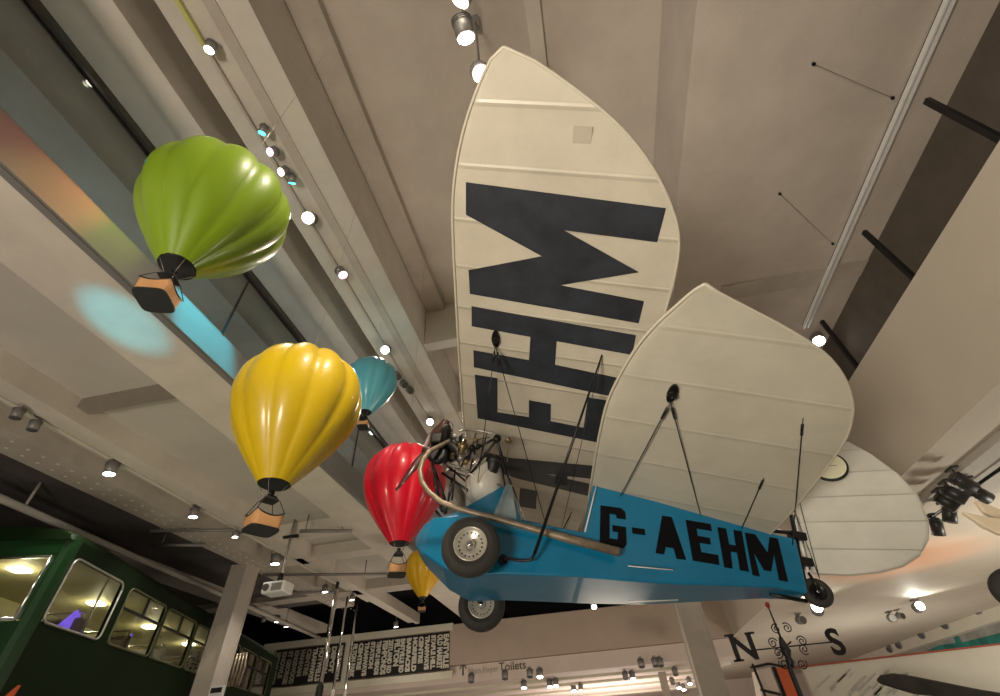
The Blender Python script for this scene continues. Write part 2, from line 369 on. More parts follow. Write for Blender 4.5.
TEAL, PINK, RED, LIME = (.05, .8, 1), (1, .3, .55), (1, .15, .1), (.7, .9, .1)
spot(262, 133, 'z', zt, W(205, 300, 'x', RX), .045, 'teal spotlight, topmost of the string right of the green balloon', 'lenst', 1800, ZB - .062, TEAL, 24)
spot(270, 152, 'z', zt, W(20, 170, 'x', RX), .05, 'pink-white spotlight just below the topmost teal one', 'lensp', 200, ZB - .062, RED, 30)
spot(281, 172, 'z', zt, W(100, 215, 'x', RX), .05, 'warm white spotlight between pink and teal ones right of green balloon', 'lens', 130, ZB - .062, LIME, 30)
spot(292, 183, 'z', zt, W(290, 395, 'x', RX), .045, 'second teal spotlight, just above the glaring lamp', 'lenst', 250, ZB - .062, TEAL, 16)
spot(308, 218, 'z', zt, D(200, 200, 3.0), .085, 'glaring warm spotlight beside the green balloon', 'lens', 260, ZB - .062, ang=50)
spot(343, 275, 'z', zt, PL, .07, 'pinkish spotlight on the beam between green balloon and wing', 'lensp', 60, ZB - .062, (1, .7, .6), ang=50)
spot(385, 350, 'z', zt, D(300, 400, 3.4), .08, 'white spotlight directly above the blue balloon', 'lensw', 260, ZB - .062, ang=50)
for (px, py), l in zip([(398, 377), (405, 385), (411, 391)], ['upper', 'middle', 'lower']):
    spot(px, py, 'z', zt, PL, .07, l + ' of three unlit spotlights right of the blue balloon', 'lensoff', 0, ZB - .062)
spot(430, 422, 'z', zt, D(400, 490, 4.8), .08, 'lit spotlight hanging just above the red balloon and engine', 'lensw', 120, ZB - .062, ang=50)
zc = 4.5 + H
spot(481, 74, 'z', zc, W(600, 300, 'z', 2.5), .085, 'big glowing spotlight against the front wing tip', 'lens', 160, ZC - .07, ang=80)
spot(466, 38, 'z', zc, D(620, 640, 3.6), .085, 'big spotlight with finned housing above the wing tip', 'lensw', 200, ZC - .07, ang=90)
spot(460, 0, 'z', zc, D(300, 330, 3.4), .085, 'glowing spotlight cut by the top edge of the picture', 'lens', 300, ZC - .07, ang=90)
spot(819, 341, 'z', ZB - .22, (2.5, 4.0, 1.6), .11, 'lit spotlight at the end of the pale twin-rail track', 'lensw', 160, ZB - .03, ang=90, body='grey')
zl = ZS - .16
for px, py, r, lens, on, l in [(109, 474, .075, 'lensw', 70, 'bright spotlight under the balcony, above the green bus'),
        (193, 517, .065, 'lensw', 60, 'bright spotlight between the bus and the yellow balloon'),
        (235, 537, .05, 'lensw', 20, 'small lit spotlight below the elbow pipe'), (275, 564, .09, 'lensw', 80, 'brightest spotlight under the balcony, above the projector'),
        (325, 592, .07, 'lensw', 30, 'lit spotlight just left of the hanging chrome tubes'), (352, 600, .06, 'lens', 30, 'lit spotlight among the tops of the chrome tubes'),
        (32, 430, .055, 'lensoff', 0, 'unlit spotlight at the far left under the balcony'), (15, 418, .055, 'lensoff', 0, 'unlit spotlight cut by the left picture edge'),
        (263, 622, .06, 'lensoff', 0, 'unlit spotlight of a trio beside the column'), (277, 622, .07, 'lensw', 25, 'lit spotlight, middle of a trio beside the column'),
        (286, 627, .06, 'lensw', 15, 'small lit spotlight, lowest of a trio beside the column'), (396, 627, .07, 'lensw', 20, 'lit spotlight above the destination board')]:
    spot(px, py, 'z', zl, W(px, py, 'z', 0) * 0 + V((W(px, py, 'z', zl).x + .3, W(px, py, 'z', zl).y + .5, 0)), r, l, lens, on, ZS + (.02 if px < 250 else .22), (1, .93, .82), 110)
for px, py, l in [(497, 620, 'small lit spotlight in the black gap beneath the aircraft wheel'), (594, 607, 'small lit spotlight in the black gap under the blue fuselage')]:
    spot(px, py, 'y', 15.5, (0, 12, 0), .09, l, 'lensw', 25, ZS + 1.2, (1, .93, .82), 90, body='white')
zf = 1.62 + H
far = [(471, 682, 0), (505, 679, 0), (524, 688, 1), (530, 677, 0), (540, 677, 1), (550, 687, 1), (556, 686, 1), (574, 691, 1), (581, 690, 0), (626, 679, 0), (633, 679, 1), (642, 667, 0), (656, 666, 0), (661, 666, 0), (665, 684, 0), (673, 684, 0), (676, 675, 0), (679, 688, 1), (684, 690, 1), (690, 684, 1)]
for px, py, on in far:
    pr = W(px, py, 'z', zf - .22)
    spot(px, py, 'z', zf - .22, (pr.x, pr.y - 1, 0), .09 if on else .085, 'small %s spotlight under the far pale ceiling' % ('lit' if on else 'unlit'), 'lensw' if on else 'lensoff', 0, zf, group='%s spotlights on the far ceiling' % ('lit' if on else 'unlit'))
zr = ZH - .16
for px, py, r, lens, on, l, a_ in [
        (920, 606, .10, 'lensw', 60, 'brightly lit spotlight on the warm soffit right of the letter S', (6, 3, 3.6)),
        (893, 618, .09, 'white', 0, 'white-faced spotlight beside the brightly lit one', (5, 4, 2)),
        (903, 616, .07, 'lensoff', 0, 'small dark spotlight between the two pale ones', (9, 9, 2)),
        (817, 607, .12, 'lensw', 60, 'glowing spotlight just under the aircraft tail wheel', (3, 6, 4)),
        (803, 620, .09, 'lensoff', 0, 'dark spotlight tucked behind the glowing one under the tail wheel', (6, 6, 2))]:
    spot(px, py, 'z', zr, a_, r, l, lens, on, ZH, (1, .97, .85), 120)
for (px, py), l in zip([(975, 610), (944, 626), (921, 636), (898, 646), (889, 650)], ['rightmost', 'second from right', 'middle', 'fourth from right', 'leftmost']):
    p = W(px, py, 'x', 10.1)
    spot(px, py, 'x', 10.1, (5, p.y - 3, 1), .10, 'dark spotlight, %s of the row on the cream ledge' % l, 'lensoff', 0, ZH)
for i, (px, py, dx, dy, l) in enumerate([(939, 535, -.1, .5, 'lowest'), (950, 522, -.4, .3, 'second lowest'), (958, 508, .5, -.2, 'third lowest'), (967, 500, .6, -.2, 'fourth lowest'), (975, 489, .8, .2, 'fifth lowest'), (989, 499, 1, .4, 'topmost, outermost')]):
    p = W(px, py, 'z', ZH - .33)
    spot(px, py, 'z', ZH - .33, p + V((dx, dy, -.9)), .07, 'dark spotlight, %s of the cluster under the east soffit' % l, 'lensoff', 0, ZH - .09, L=3, body='dgrey')
rail('lighting_track', [W(928, 520, 'z', ZH - .12), W(1010, 462, 'z', ZH - .12)], .018, M['blackm'], 'black lighting track carrying the dark cluster at the right edge', 'track')

# ------------------------------------------------------------------ aircraft
ax_b = V((1, 554, 445)).normalized(); ax_a = V((2887, 535, -445)).normalized(); ax_a = (ax_a - ax_b * ax_a.dot(ax_b)).normalized()
ax_u = ax_a.cross(ax_b); dh = math.radians(6); tb = ax_b * math.cos(dh) + ax_u * math.sin(dh); tu = ax_a.cross(tb)
if tu.y > 0: tu = -tu
A, B, U = c2w(ax_a), c2w(tb), c2w(tu)         # aft, starboard, up
O = D(538, 455, 4.13)
def L3(w): d = w - O; return V((d.dot(A), d.dot(B), d.dot(U)))
def LW(l): return O + A * l[0] + B * l[1] + U * l[2]
def Lb(px, py, bb): return L3(onp(px, py, O + B * bb, B))         # on the upright plane B = bb
def wing_n(side=-1): return A.cross(B * math.cos(dh) * side + U * math.sin(dh))
def Lw(px, py, uo): return L3(onp(px, py, O + U * uo, wing_n()))
rotm = frame_mat(A, B, U)
plane = bpy.data.objects.new('light_aircraft', None); C.objects.link(plane); plane.matrix_world = Matrix.Translation(O) @ rotm.to_4x4()
tag(plane, 'tiny blue and cream vintage tandem-wing aeroplane marked G-AEHM hanging from the ceiling', 'aircraft')
def interp(tab, x):
    if x <= tab[0][0]: return tab[0][1]
    for (a, va), (c, vc) in zip(tab, tab[1:]):
        if x <= c: return va + (vc - va) * (x - a) / (c - a)
    return tab[-1][1]
td = math.tan(dh)
def foil(t):       # thickness above the flat underside
    return .135 * (t ** .5) * (1 - t) * 1.35 + .012 * (1 - t) + .006
def wing(name, le, te, tip, uo, m, chamfer=None):
    st = []; x = 0
    while x < tip - .6: st.append(x); x += .12
    k = 0
    while x < tip - .001: st.append(x); x += max(.012, (tip - x) * .22) if k < 30 else 1; k += 1
    st.append(tip); bs = [-s for s in st[::-1]] + st[1:]
    N = 20; vs = []; ts = [(1 - math.cos(math.pi * i / N)) / 2 for i in range(N + 1)]
    for b_ in bs:
        l, t_ = interp(le, abs(b_)), interp(te, abs(b_)); c = max(t_ - l, .002); th = min(1, c / 1.0) ** .7
        zz = uo + abs(b_) * td
        ring = [(l + c * t, b_, zz + foil(t) * th) for t in ts] + [(l + c * t, b_, zz + .012 * math.exp(-t * 60)) for t in ts[::-1]]
        vs += ring
    n = 2 * N + 2; fs = [(i * n + k, i * n + (k + 1) % n, (i + 1) * n + (k + 1) % n, (i + 1) * n + k) for i in range(len(bs) - 1) for k in range(n)]
    mb = MB().add(vs, fs, True); mb.f += [list(range(n)), [len(vs) - n + k for k in range(n)]]; mb.sm += [False, False]
    return mb.build(name, m, plane)
leF = [(0, -.71), (.3, -.71), (1.16, -.703), (1.84, -.69), (2.2, -.68), (2.45, -.652), (2.73, -.579), (2.955, -.478), (3.06, -.415), (3.10, -.385), (3.12, -.345)]
teF = [(0, .745), (1.87, .755), (2.0, .75), (2.18, .733), (2.35, .668), (2.59, .504), (2.80, .284), (2.97, .007), (3.08, -.204), (3.105, -.27), (3.12, -.335)]
def chaikin(tab, n=3):
    for _ in range(n):
        out = [tab[0]]
        for (a_, b_), (c_, d_) in zip(tab, tab[1:]): out += [(a_ * .75 + c_ * .25, b_ * .75 + d_ * .25), (a_ * .25 + c_ * .75, b_ * .25 + d_ * .75)]
        tab = out + [tab[-1]]
    return tab
leF, teF = chaikin(leF), chaikin(teF)
fw = wing('front_wing', leF, teF, 3.12, 0, M['wing'])
leR = [(0, .49), (.6, .47), (.96, .464), (1.26, .469), (1.58, .532), (1.75, .58), (1.903, .644), (2.05, .73), (2.15, .79), (2.19, .83)]
teR = [(0, 1.86), (.37, 1.906), (.9, 1.92), (1.2, 1.915), (1.335, 1.894), (1.57, 1.815), (1.83, 1.60), (1.98, 1.32), (2.12, .98), (2.17, .87), (2.19, .84)]
leR, teR = chaikin(leR), chaikin(teR)
rw = wing('rear_wing', leR, teR, 2.19, -.40, M['wing2'])
# edge tapes seen as a raised rim around each wing
def rim_tape(name, le, te, tip, uo, m):
    pts = []
    for s in [i * tip / 60 for i in range(61)]: pts.append((interp(le, s) + .002, -s, uo + s * td + .006))
    for s in [tip - i * tip / 60 for i in range(61)]: pts.append((interp(te, s), -s, uo + s * td + .006))
    MB().tube(pts, .010, 6).build(name, m, plane)
M['edge'] = mat('edge_tape', (.52, .48, .38), .5)
rim_tape('edge_binding', leF, teF, 3.12, 0, M['edge']); rim_tape('edge_binding', leR, teR, 2.19, -.4, M['edge'])
# registration letters under the port front wing (outlines lie in the wing's own skin)
def glyph(poly, name='wing_letter', par=None):
    p3 = [V((a_, b_, abs(b_) * td - .0015)) for a_, b_ in poly]
    MB().prism(p3, (0, 0, -.002)).build(name, M['ink'], par or fw)
def G(*pts): return [(Lw(x, y, 0).x, Lw(x, y, 0).y) for x, y in pts]
glyph(G((466, 182), (666, 208), (657, 242), (564, 230), (639, 272), (560, 285), (644, 301), (638.6, 323), (470, 293.6), (468.7, 270), (542, 256), (466, 214.5)))
glyph(G((471.6, 306), (636, 335), (632, 354.7), (556.7, 341), (555, 364.5), (619.5, 378), (615.5, 397), (474, 367), (473.4, 350), (529, 360), (530.5, 336.7), (471.8, 326)))
glyph(G((474.8, 374.4), (497.5, 378), (497.5, 412), (529, 417), (529, 400), (551, 404), (550.6, 421), (583.6, 427.5), (588, 397), (611, 401), (601.6, 443), (477.7, 418)))
def sbd(poly): return poly
# A: apex forward, feet aft, just past the centre line on the starboard side
def GS(*pts):
    out = []
    for x, y in pts: l = L3(onp(x, y, O, wing_n(1))); out.append((l.x, l.y))
    return out
glyph(GS((484, 452), (512, 458), (597, 466), (596, 479), (512, 470), (485, 464))); glyph(GS((500, 464), (520, 468), (591, 484), (589, 496), (520, 479), (500, 473)))
glyph(GS((556, 468), (568, 470), (567, 486), (555, 483)))
glyph(GS((520, 488), (537, 491), (536, 509), (519, 506)))
glyph([(a_, b_ + .75) for a_, b_ in [(-.57, 1.12), (-.57, 1.62), (-.38, 1.62), (-.38, 1.30), (.40, 1.30), (.40, 1.48), (.14, 1.48), (.14, 1.40), (0, 1.40), (0, 1.66), (.60, 1.66), (.60, 1.12)]])
# small inspection patch near the tip
q = Lw(582, 138, 0); MB().box(q.x - .05, q.x + .05, q.y - .06, q.y + .06, -q.y * td - .003, -q.y * td - .001).build('inspection_patch', M['patch'], fw)

# fuselage: lofted box sections
st = [(-.83, .02, -1.00, -.95), (-.78, .09, -1.07, -.88), (-.70, .16, -1.125, -.84), (-.5, .26, -1.215, -.82), (-.32, .29, -1.25, -.79), (-.06, .30, -1.18, -.77), (.46, .30, -1.08, -.76), (.50, .30, -1.075, -.36),
      (1.0, .25, -.985, -.355), (1.84, .13, -.785, -.375), (2.08, .085, -.755, -.36)]
vs = []; 
for a_, w_, lo, hi in st:
    vs += [(a_, -w_, lo), (a_, w_, lo), (a_, w_, hi), (a_, -w_, hi)]
fs = [(i * 4 + k, i * 4 + (k + 1) % 4, (i + 1) * 4 + (k + 1) % 4, (i + 1) * 4 + k) for i in range(len(st) - 1) for k in range(4)]
mb = MB().add(vs, fs); mb.f += [[0, 1, 2, 3], [len(vs) - 4 + k for k in range(4)]]; mb.sm += [False] * 2
fus = mb.build('fuselage', M['blue'], plane, bevel=.012)
# belly skin, glossier
vs = []
for a_, w_, lo, hi in st: vs += [(a_, -w_ + .012, lo - .010), (a_, w_ - .012, lo - .010), (a_, w_ - .012, lo + .001), (a_, -w_ + .012, lo + .001)]
mb = MB().add(vs, fs); mb.f += [[0, 1, 2, 3], [len(vs) - 4 + k for k in range(4)]]; mb.sm += [False] * 2
del mb
# front decking rising to the pylon foot
ap = Lb(506, 488, 0)
base = [(-.60, -.19, -.83), (-.60, .19, -.83), (.0, .27, -.765), (.0, -.27, -.765)]
vs = base + [(ap.x - .03, -.03, ap.z), (ap.x - .03, .03, ap.z), (ap.x + .05, .03, ap.z - .01), (ap.x + .05, -.03, ap.z - .01)]
MB().add(vs, [(0, 1, 5, 4), (1, 2, 6, 5), (2, 3, 7, 6), (3, 0, 4, 7), (4, 5, 6, 7), (0, 3, 2, 1)]).build('cowling', M['blue'], plane, bevel=.01)
ws = [V((-.04, -.272, -.765)), V((.03, -.275, -.765)), V((ap.x + .09, -.045, ap.z + .02)), V((ap.x + .03, -.05, ap.z + .02))]
MB().prism([V((-.23, -.255, -.775)), V((-.04, -.268, -.765)), V((ap.x + .045, -.04, ap.z + .01)), V((ap.x - .0, -.04, ap.z + .005))], (0, -.006, .003)).build('cowling_panel', M['cowlsheen'], plane)
for s in (-1, 1): MB().tube([(.02, .27 * s, -.76), (ap.x + .06, .035 * s, ap.z)], .008, 6).build('windscreen_post', M['chrome'], plane)
# white strip at the root of the rear wing
a0, a1 = Lb(597, 483, -.31), Lb(585, 532, -.31)
MB().tube([a0, a1], .006, 6).build('root_strip', M['white'], plane)
for p_, q_ in [((628, 566), (673, 570)), ((628, 602), (678, 600))]:
    MB().tube([Lb(*p_, -.305), Lb(*q_, -.29)], .004, 5).build('trim_strip', M['white'], plane)
# fuselage lettering
def fglyph(polys, name):
    mb = MB()
    for P_ in polys:
        pts = []
        for x, y in P_:
            l = Lb(x, y, -.28)
            for _ in range(3):
                wd = interp([(a_, w_) for a_, w_, _l, _h in st], l.x); l = Lb(x, y, -wd - .003)
            pts.append(l)
        mb.prism(pts, (0, -.002, 0))
    mb.build(name, M['inkf'], fus)
def cx(x, y): return (580 + x * .3017, 420 + y * .3017)
def PG(*p): return [cx(*q) for q in p]
fglyph([PG((68, 283), (135, 292), (150, 305), (152, 330), (122, 326), (118, 314), (98, 311), (98, 392), (124, 396), (126, 372), (108, 369), (107, 348), (152, 355), (155, 412), (146, 424), (80, 421), (65, 408))], 'fuselage_letter')
fglyph([PG((172, 356), (215, 362), (216, 382), (173, 376))], 'fuselage_letter')
fglyph([PG((272, 317), (304, 322), (352, 464), (320, 460), (310, 425), (284, 421), (279, 446), (250, 441)), ], 'fuselage_letter')
fglyph([PG((350, 331), (433, 345), (437, 368), (386, 360), (390, 384), (430, 391), (434, 413), (396, 407), (402, 438), (458, 448), (462, 481), (374, 466))], 'fuselage_letter')
fglyph([PG((455, 355), (484, 360), (494, 412), (516, 416), (508, 364), (536, 369), (560, 503), (530, 498), (520, 440), (499, 436), (506, 493), (478, 488))], 'fuselage_letter')
fglyph([PG((546, 373), (580, 379), (622, 440), (628, 388), (655, 393), (690, 536), (660, 531), (643, 446), (634, 502), (610, 498), (576, 440), (596, 519), (572, 514))], 'fuselage_letter')

# wheels
def wheel(c, R_, w, ax=V((0, -1, 0)), hubside=1, par=plane, name='main_wheel'):
    tw = MB(); prof = []
    for i in range(17):
        q_ = 2 * math.pi * i / 16; prof.append((w * .5 * math.cos(q_), R_ - w * .46 + w * .46 * math.sin(q_)))
    tw.lathe(c, ax, prof, 40, close=False)
    o = tw.build(name, M['tyre'], par)
    r = MB(); ri = R_ - w * .80
    r.lathe(c, ax, [(-w * .42, ri), (-w * .42, ri * .2), (w * .15, ri * .2), (w * .15, ri * .55), (w * .22, ri * .62), (w * .22, ri * .84), (w * .42, ri * .97), (w * .46, ri * 1.04), (w * .38, ri * 1.06), (-w * .40, ri * 1.02)], 32, close=True)
    r.build('rim', M['rim'], o)
    h = MB().lathe(V(c) + ax * w * .1, ax, [(0, ri * .30), (w * .25, ri * .28), (w * .42, ri * .20), (w * .46, ri * .12)], 16); h.build('hub', M['chrome'], o)
    hb = MB(); a_ = ax.cross(V((0, 0, 1))).normalized(); b_ = ax.cross(a_)
    for k in range(18):
        q_ = 2 * math.pi * k / 18; p_ = V(c) + ax * w * .225 + (a_ * math.cos(q_) + b_ * math.sin(q_)) * ri * .73
        hb.lathe(p_, ax, [(0, ri * .055), (.002, ri * .055)], 8)
    hb.build('rim_holes', M['black'], o)
    return o
wheel((-.285, -.55, -1.135), .20, .115)
wheel((-.25, .50, -1.20), .195, .115)
MB().tube([(-.27, -.52, -1.14), (-.27, .50, -1.19)], .018, 8).build('axle', M['blackm'], plane)
# long exhaust pipe curling round the nose and running aft
ep = [Lb(x, y, bb) for x, y, bb in [(449, 441, -.15), (440, 446, -.24), (430, 451, -.32), (423, 460, -.38), (420, 470, -.40), (422, 482, -.41), (429, 492, -.41), (441, 502, -.41), (457, 508, -.41), (478, 514, -.40), (505, 521, -.39), (540, 531, -.37), (565, 538, -.36), (619, 552, -.36)]]
MB().tube(ep, [.018, .02, .021, .021, .021, .021, .021, .021, .021, .021, .020, .024, .030, .032], 12).build('exhaust_pipe', M['exh'], plane)
# crank and control struts
MB().tube([Lb(502, 561, -.31), Lb(505, 558, -.36), Lb(520, 561, -.38), Lb(531, 560, -.40), Lb(535, 553, -.42)], .010, 8).build('control_crank', M['blackm'], plane)
MB().lathe(Lb(503, 560, -.30), (0, -1, 0), [(0, .035), (.03, .03)], 12).build('crank_bracket', M['blackm'], plane)
ft = Lw(602, 355, 0)
pb = Lb(535, 553, -.42)
for s in (1, -1): MB().tube([(pb.x, pb.y * s, pb.z), (pb.x + (ft.x - pb.x) * .55, (pb.y + (ft.y - pb.y) * .55) * s, pb.z + (ft.z - pb.z) * .55), (ft.x, ft.y * s, ft.z)], [.013, .010, .006], 8).build('control_strut', M['blackm'], plane)
# wing fittings and bracing wires
def fitting(p, par):
    p = V(p); mb = MB()
    prof = [(-.11, .004), (-.09, .02), (-.03, .034), (.03, .034), (.09, .02), (.11, .004)]
    pts = [p + V((x, 0, 0)) for x, r in prof]
    mb.lathe(p + V((0, 0, -.012)), V((.05, -.35, -1)), [(0, .034), (.03, .026)], 12)
    pl = [V((math.cos(k * math.pi / 8) * .030, math.sin(k * math.pi / 8) * .085, 0)) + p + V((0, 0, -.006)) for k in range(16)]
    mb.prism(pl, (0, 0, -.014)); mb.lathe(p + V((0, 0, -.03)), (0, 0, -1), [(0, .014), (.03, .010)], 8)
    mb.build('wire_fitting', M['engine'], par)
f1 = Lw(496, 338, 0); f2 = Lw(672, 392, -.4)
fitting(f1, plane); fitting(f2, plane); fitting((f1.x, -f1.y, f1.z), plane); fitting((f2.x, -f2.y, f2.z), plane)
def wire(p, q, r=.0035, barrel=None):
    p, q = V(p), V(q); MB().tube([p, q], r, 5).build('bracing_wire', M['blackm'], plane)
    if barrel:
        u_ = (q - p).normalized(); MB().tube([p + u_ * barrel, p + u_ * (barrel + .10)], .009, 6).build('turnbuckle', M['blackm'], plane)
for s in (1, -1):
    S = lambda v: V((v[0], v[1] * s, v[2]))
    wire(S((f1.x, f1.y + .05, f1.z - .03)), S((-.45, -.12, -.45)), barrel=.05); wire(S((f1.x, f1.y + .05, f1.z - .03)), S((.18, -.29, -.76)), barrel=.05)
    wire(S((f2.x, f2.y + .05, f2.z - .04)), S((.72, -.27, -.40)), .004, barrel=.06); wire(S((f2.x, f2.y + .05, f2.z - .04)), S((1.35, -.19, -.38)), .004, barrel=.06)
    g = Lw(803, 418, -.4); wire(S((g.x, g.y, g.z)), S((2.04, -.09, -.42)), .004, barrel=.05)
    g = Lw(764, 478, -.4); wire(S((g.x, g.y, g.z)), S((1.66, -.15, -.40)), .004, barrel=.02)
    wire(S((ft.x, ft.y, ft.z)), S((.30, -.28, -.76)), .0025)
# cabane / engine mount of black tubes
P = lambda x, y, bb=0: Lb(x, y, bb)
def Q(x, y, bb=0):
    """like P but pulled to port where the line of sight would otherwise meet the wing underside"""
    k = max(0, min(1, (476 - y) / 36)) if x > 459 else 0
    return Lb(x, y, bb - .40 * k)
tubes = [((496, 438), (511, 484), 0, .013), ((498, 438), (466, 480), 0, .012), ((466, 480), (485, 498), 0, .012), ((442, 473), (478, 497), 0, .012), ((432, 462), (445, 500), -.05, .013),
         ((442, 461), (484, 497), .06, .010), ((434, 478), (438, 500), -.10, .012), ((438, 500), (446, 514), -.10, .012), ((447, 505), (452, 486), -.1, .010), ((452, 478), (446, 512), .05, .010),
         ((487, 466), (466, 480), .10, .009), ((455, 470), (452, 500), .0, .009), ((496, 438), (470, 452), -.02, .011), ((470, 452), (459, 470), -.02, .011), ((505, 486), (498, 440), .12, .009),
         ((430, 455), (442, 512), .05, .010), ((478, 440), (470, 470), .02, .007), ((460, 436), (458, 462), -.02, .009)]
for a_, b_, bb, r_ in tubes: MB().tube([Q(*a_, bb), Q(*b_, bb)], r_, 8).build('frame_tube', M['blackm'], plane)
MB().tube([Q(445, 464, -.08), Q(470, 474, -.08), Q(505, 487, -.05)], .009, 8).build('oil_pipe', M['alu'], plane)
MB().tube([Q(459, 431), Q(466, 429.5), Q(482, 431), Q(494, 434), Q(498, 438)], .007, 6).build('fuel_pipe', M['alu'], plane)
MB().tube([Q(462, 437), Q(476, 440), Q(490, 437)], .005, 6).build('fuel_pipe', M['brass'], plane)
MB().tube([P(444, 444, -.12), P(451, 445, -.16), P(457, 450, -.18), P(460, 458, -.18)], [.030, .030, .028, .022], 10).build('intake_hose', M['black'], plane)
MB().tube([P(449, 433)] + [P(450 + 5.2 * math.sin(t_) - 2, 433 - 8.0 * (1 - math.cos(t_)) * .75) for t_ in [.6, 1.2, 1.8, 2.5, 3.14, 3.8, 4.4, 5.0, 5.6]] + [P(447, 436)], .0035, 5).build('ignition_lead', M['blackm'], plane)
# engine: crankcase, two finned cylinders, magneto, carburettor
e = P(444, 452)
eng = MB(); eng.lathe(e + V((-.12, 0, 0)), (1, 0, 0), [(0, .06), (.03, .095), (.16, .10), (.22, .08), (.27, .05)], 18)
eng.lathe(e + V((0, -.03, -.03)), (0, -1, -.1), [(0, .06), (.10, .06), (.12, .04)], 14)
en = eng.build('engine', M['engine'], plane)
for s, ex in ((-1, -.02), (1, -.02)):
    d_ = V((.05, .62 * s, .78)).normalized(); mb = MB(); prof = []
    for k in range(9): z_ = .07 + k * .018; prof += [(z_, .040), (z_ + .002, .062), (z_ + .008, .062), (z_ + .010, .040)]
    mb.lathe(e + V((ex, 0, 0)), d_, prof + [(.245, .03), (.26, .012), (.29, .010)], 16, smooth=False); mb.build('cylinder', M['engine'], en)
MB().obox(e + V((.09, -.02, .12)), (.05, 0, 0), (0, .04, 0), (0, 0, .035)).build('magneto', M['black'], en, bevel=.008)
MB().lathe(Q(463, 447), (0, -.2, 1), [(-.06, .025), (-.02, .03), (-.01, .045), (.02, .045), (.03, .02), (.07, .018)], 12).build('carburettor', M['brass'], en)
MB().lathe(Q(470, 455, .03), (1, .1, .2), [(-.08, .012), (-.03, .03), (.03, .03), (.08, .012)], 10).build('intake_pipe', M['alu'], en)
for px_, py_, r_, m_ in [(456, 444, .022, 'brass'), (461, 458, .028, 'alu'), (475, 441, .018, 'brass'), (440, 462, .03, 'alu'), (452, 456, .024, 'brass'), (478, 447, .02, 'engine'), (454, 437, .02, 'alu'), (449, 449, .026, 'brass'), (472, 448, .024, 'engine'), (466, 462, .022, 'brass'), (447, 471, .022, 'alu'), (497, 439, .034, 'engine'), (459, 452, .018, 'alu')]:
    MB().lathe(Q(px_, py_, -.06), (.3, -1, .2), [(-.03, r_ * .6), (-.015, r_), (.02, r_), (.03, r_ * .5)], 10).build('fitting', M[m_], en)
for (px_, py_, bb, w_, h_) in [(437, 440, -.10, .05, .05), (446, 441, .05, .045, .06), (459, 447, .02, .05, .045), (434, 453, .02, .05, .06), (466, 456, .0, .04, .04)]:
    MB().obox(P(px_, py_, bb), (w_, 0, .01), (0, w_, 0), (-.01, 0, h_)).build('engine_block', M['engine'], en, bevel=.012)
MB().lathe(P(438, 456, -.16), (0, -1, 0), [(-.06, .05), (0, .085), (.03, .085), (.04, .06)], 20).build('flywheel', M['blackm'], en)
for a_, b_ in [((447, 462), (470, 471)), ((455, 440), (474, 452)), ((449, 470), (476, 480)), ((462, 434), (459, 468)), ((476, 433), (468, 462)), ((487, 433), (480, 460))]:
    MB().tube([Q(*a_, -.08), Q(*b_, -.02)], .006, 6).build('control_rod', M['alu'] if a_[0] == 447 else M['blackm'], plane)
# white tank and dark canister
MB().lathe(P(484, 492, .04), c2w(V((0, -1, .2))).dot(A) * V((1, 0, 0)) + V((0, 0, 1)), [(-.09, .03), (-.06, .13), (.06, .17), (.20, .15), (.28, .11), (.31, .05)], 24).build('fuel_tank', M['tank'], plane)
MB().lathe(Q(491, 474, -.05), V((-.03, 0, 1)), [(0, .040), (.02, .055), (.10, .062), (.102, .074), (.14, .074), (.155, .05)], 20).build('oil_canister', M['black'], plane)
MB().tube([Q(507, 462, -.03), Q(508.5, 442, -.03)], .006, 6).build('filler_rod', M['brass'], plane)
MB().lathe(Q(508.5, 441, -.03), V((0, 0, 1)), [(-.012, .028), (0, .034), (.012, .012), (.035, .009)], 12).build('filler_cap', M['brass'], plane)
# propeller
hub = e + V((-.17, 0, -.02)); tipn = L3(onp(397, 490, LW(hub), A)); bd = (tipn - hub)
pr = MB()
for s in (1, -1):
    d_ = bd.normalized() * s; Lp = bd.length; side = d_.cross(V((1, 0, 0))).normalized(); vs = []
    for k in range(13):
        t_ = k / 12; w_ = .030 + .045 * math.sin(min(1, t_ * 1.25 + .05) * math.pi * .8); w_ *= (1 if t_ < .88 else max(.25, math.sqrt(max(0, 1 - ((t_ - .88) / .125) ** 2))))
        tw = math.radians(70 - 25 * t_); n_ = side * math.cos(tw) + V((1, 0, 0)) * math.sin(tw); th_ = V((1, 0, 0)) * math.cos(tw) - side * math.sin(tw); c_ = hub + d_ * (Lp * t_)
        vs += [c_ + n_ * w_, c_ + th_ * (.016 - .010 * t_), c_ - n_ * w_, c_ - th_ * (.014 - .009 * t_)]
    f_ = [(i * 4 + k, i * 4 + (k + 1) % 4, (i + 1) * 4 + (k + 1) % 4, (i + 1) * 4 + k) for i in range(12) for k in range(4)] + [(48, 49, 50, 51)]
    pr.add(vs, f_, True)
pr.lathe(hub + V((-.03, 0, 0)), (1, 0, 0), [(0, .045), (.09, .05)], 16)
pr.build('propeller', M['prop'], plane)
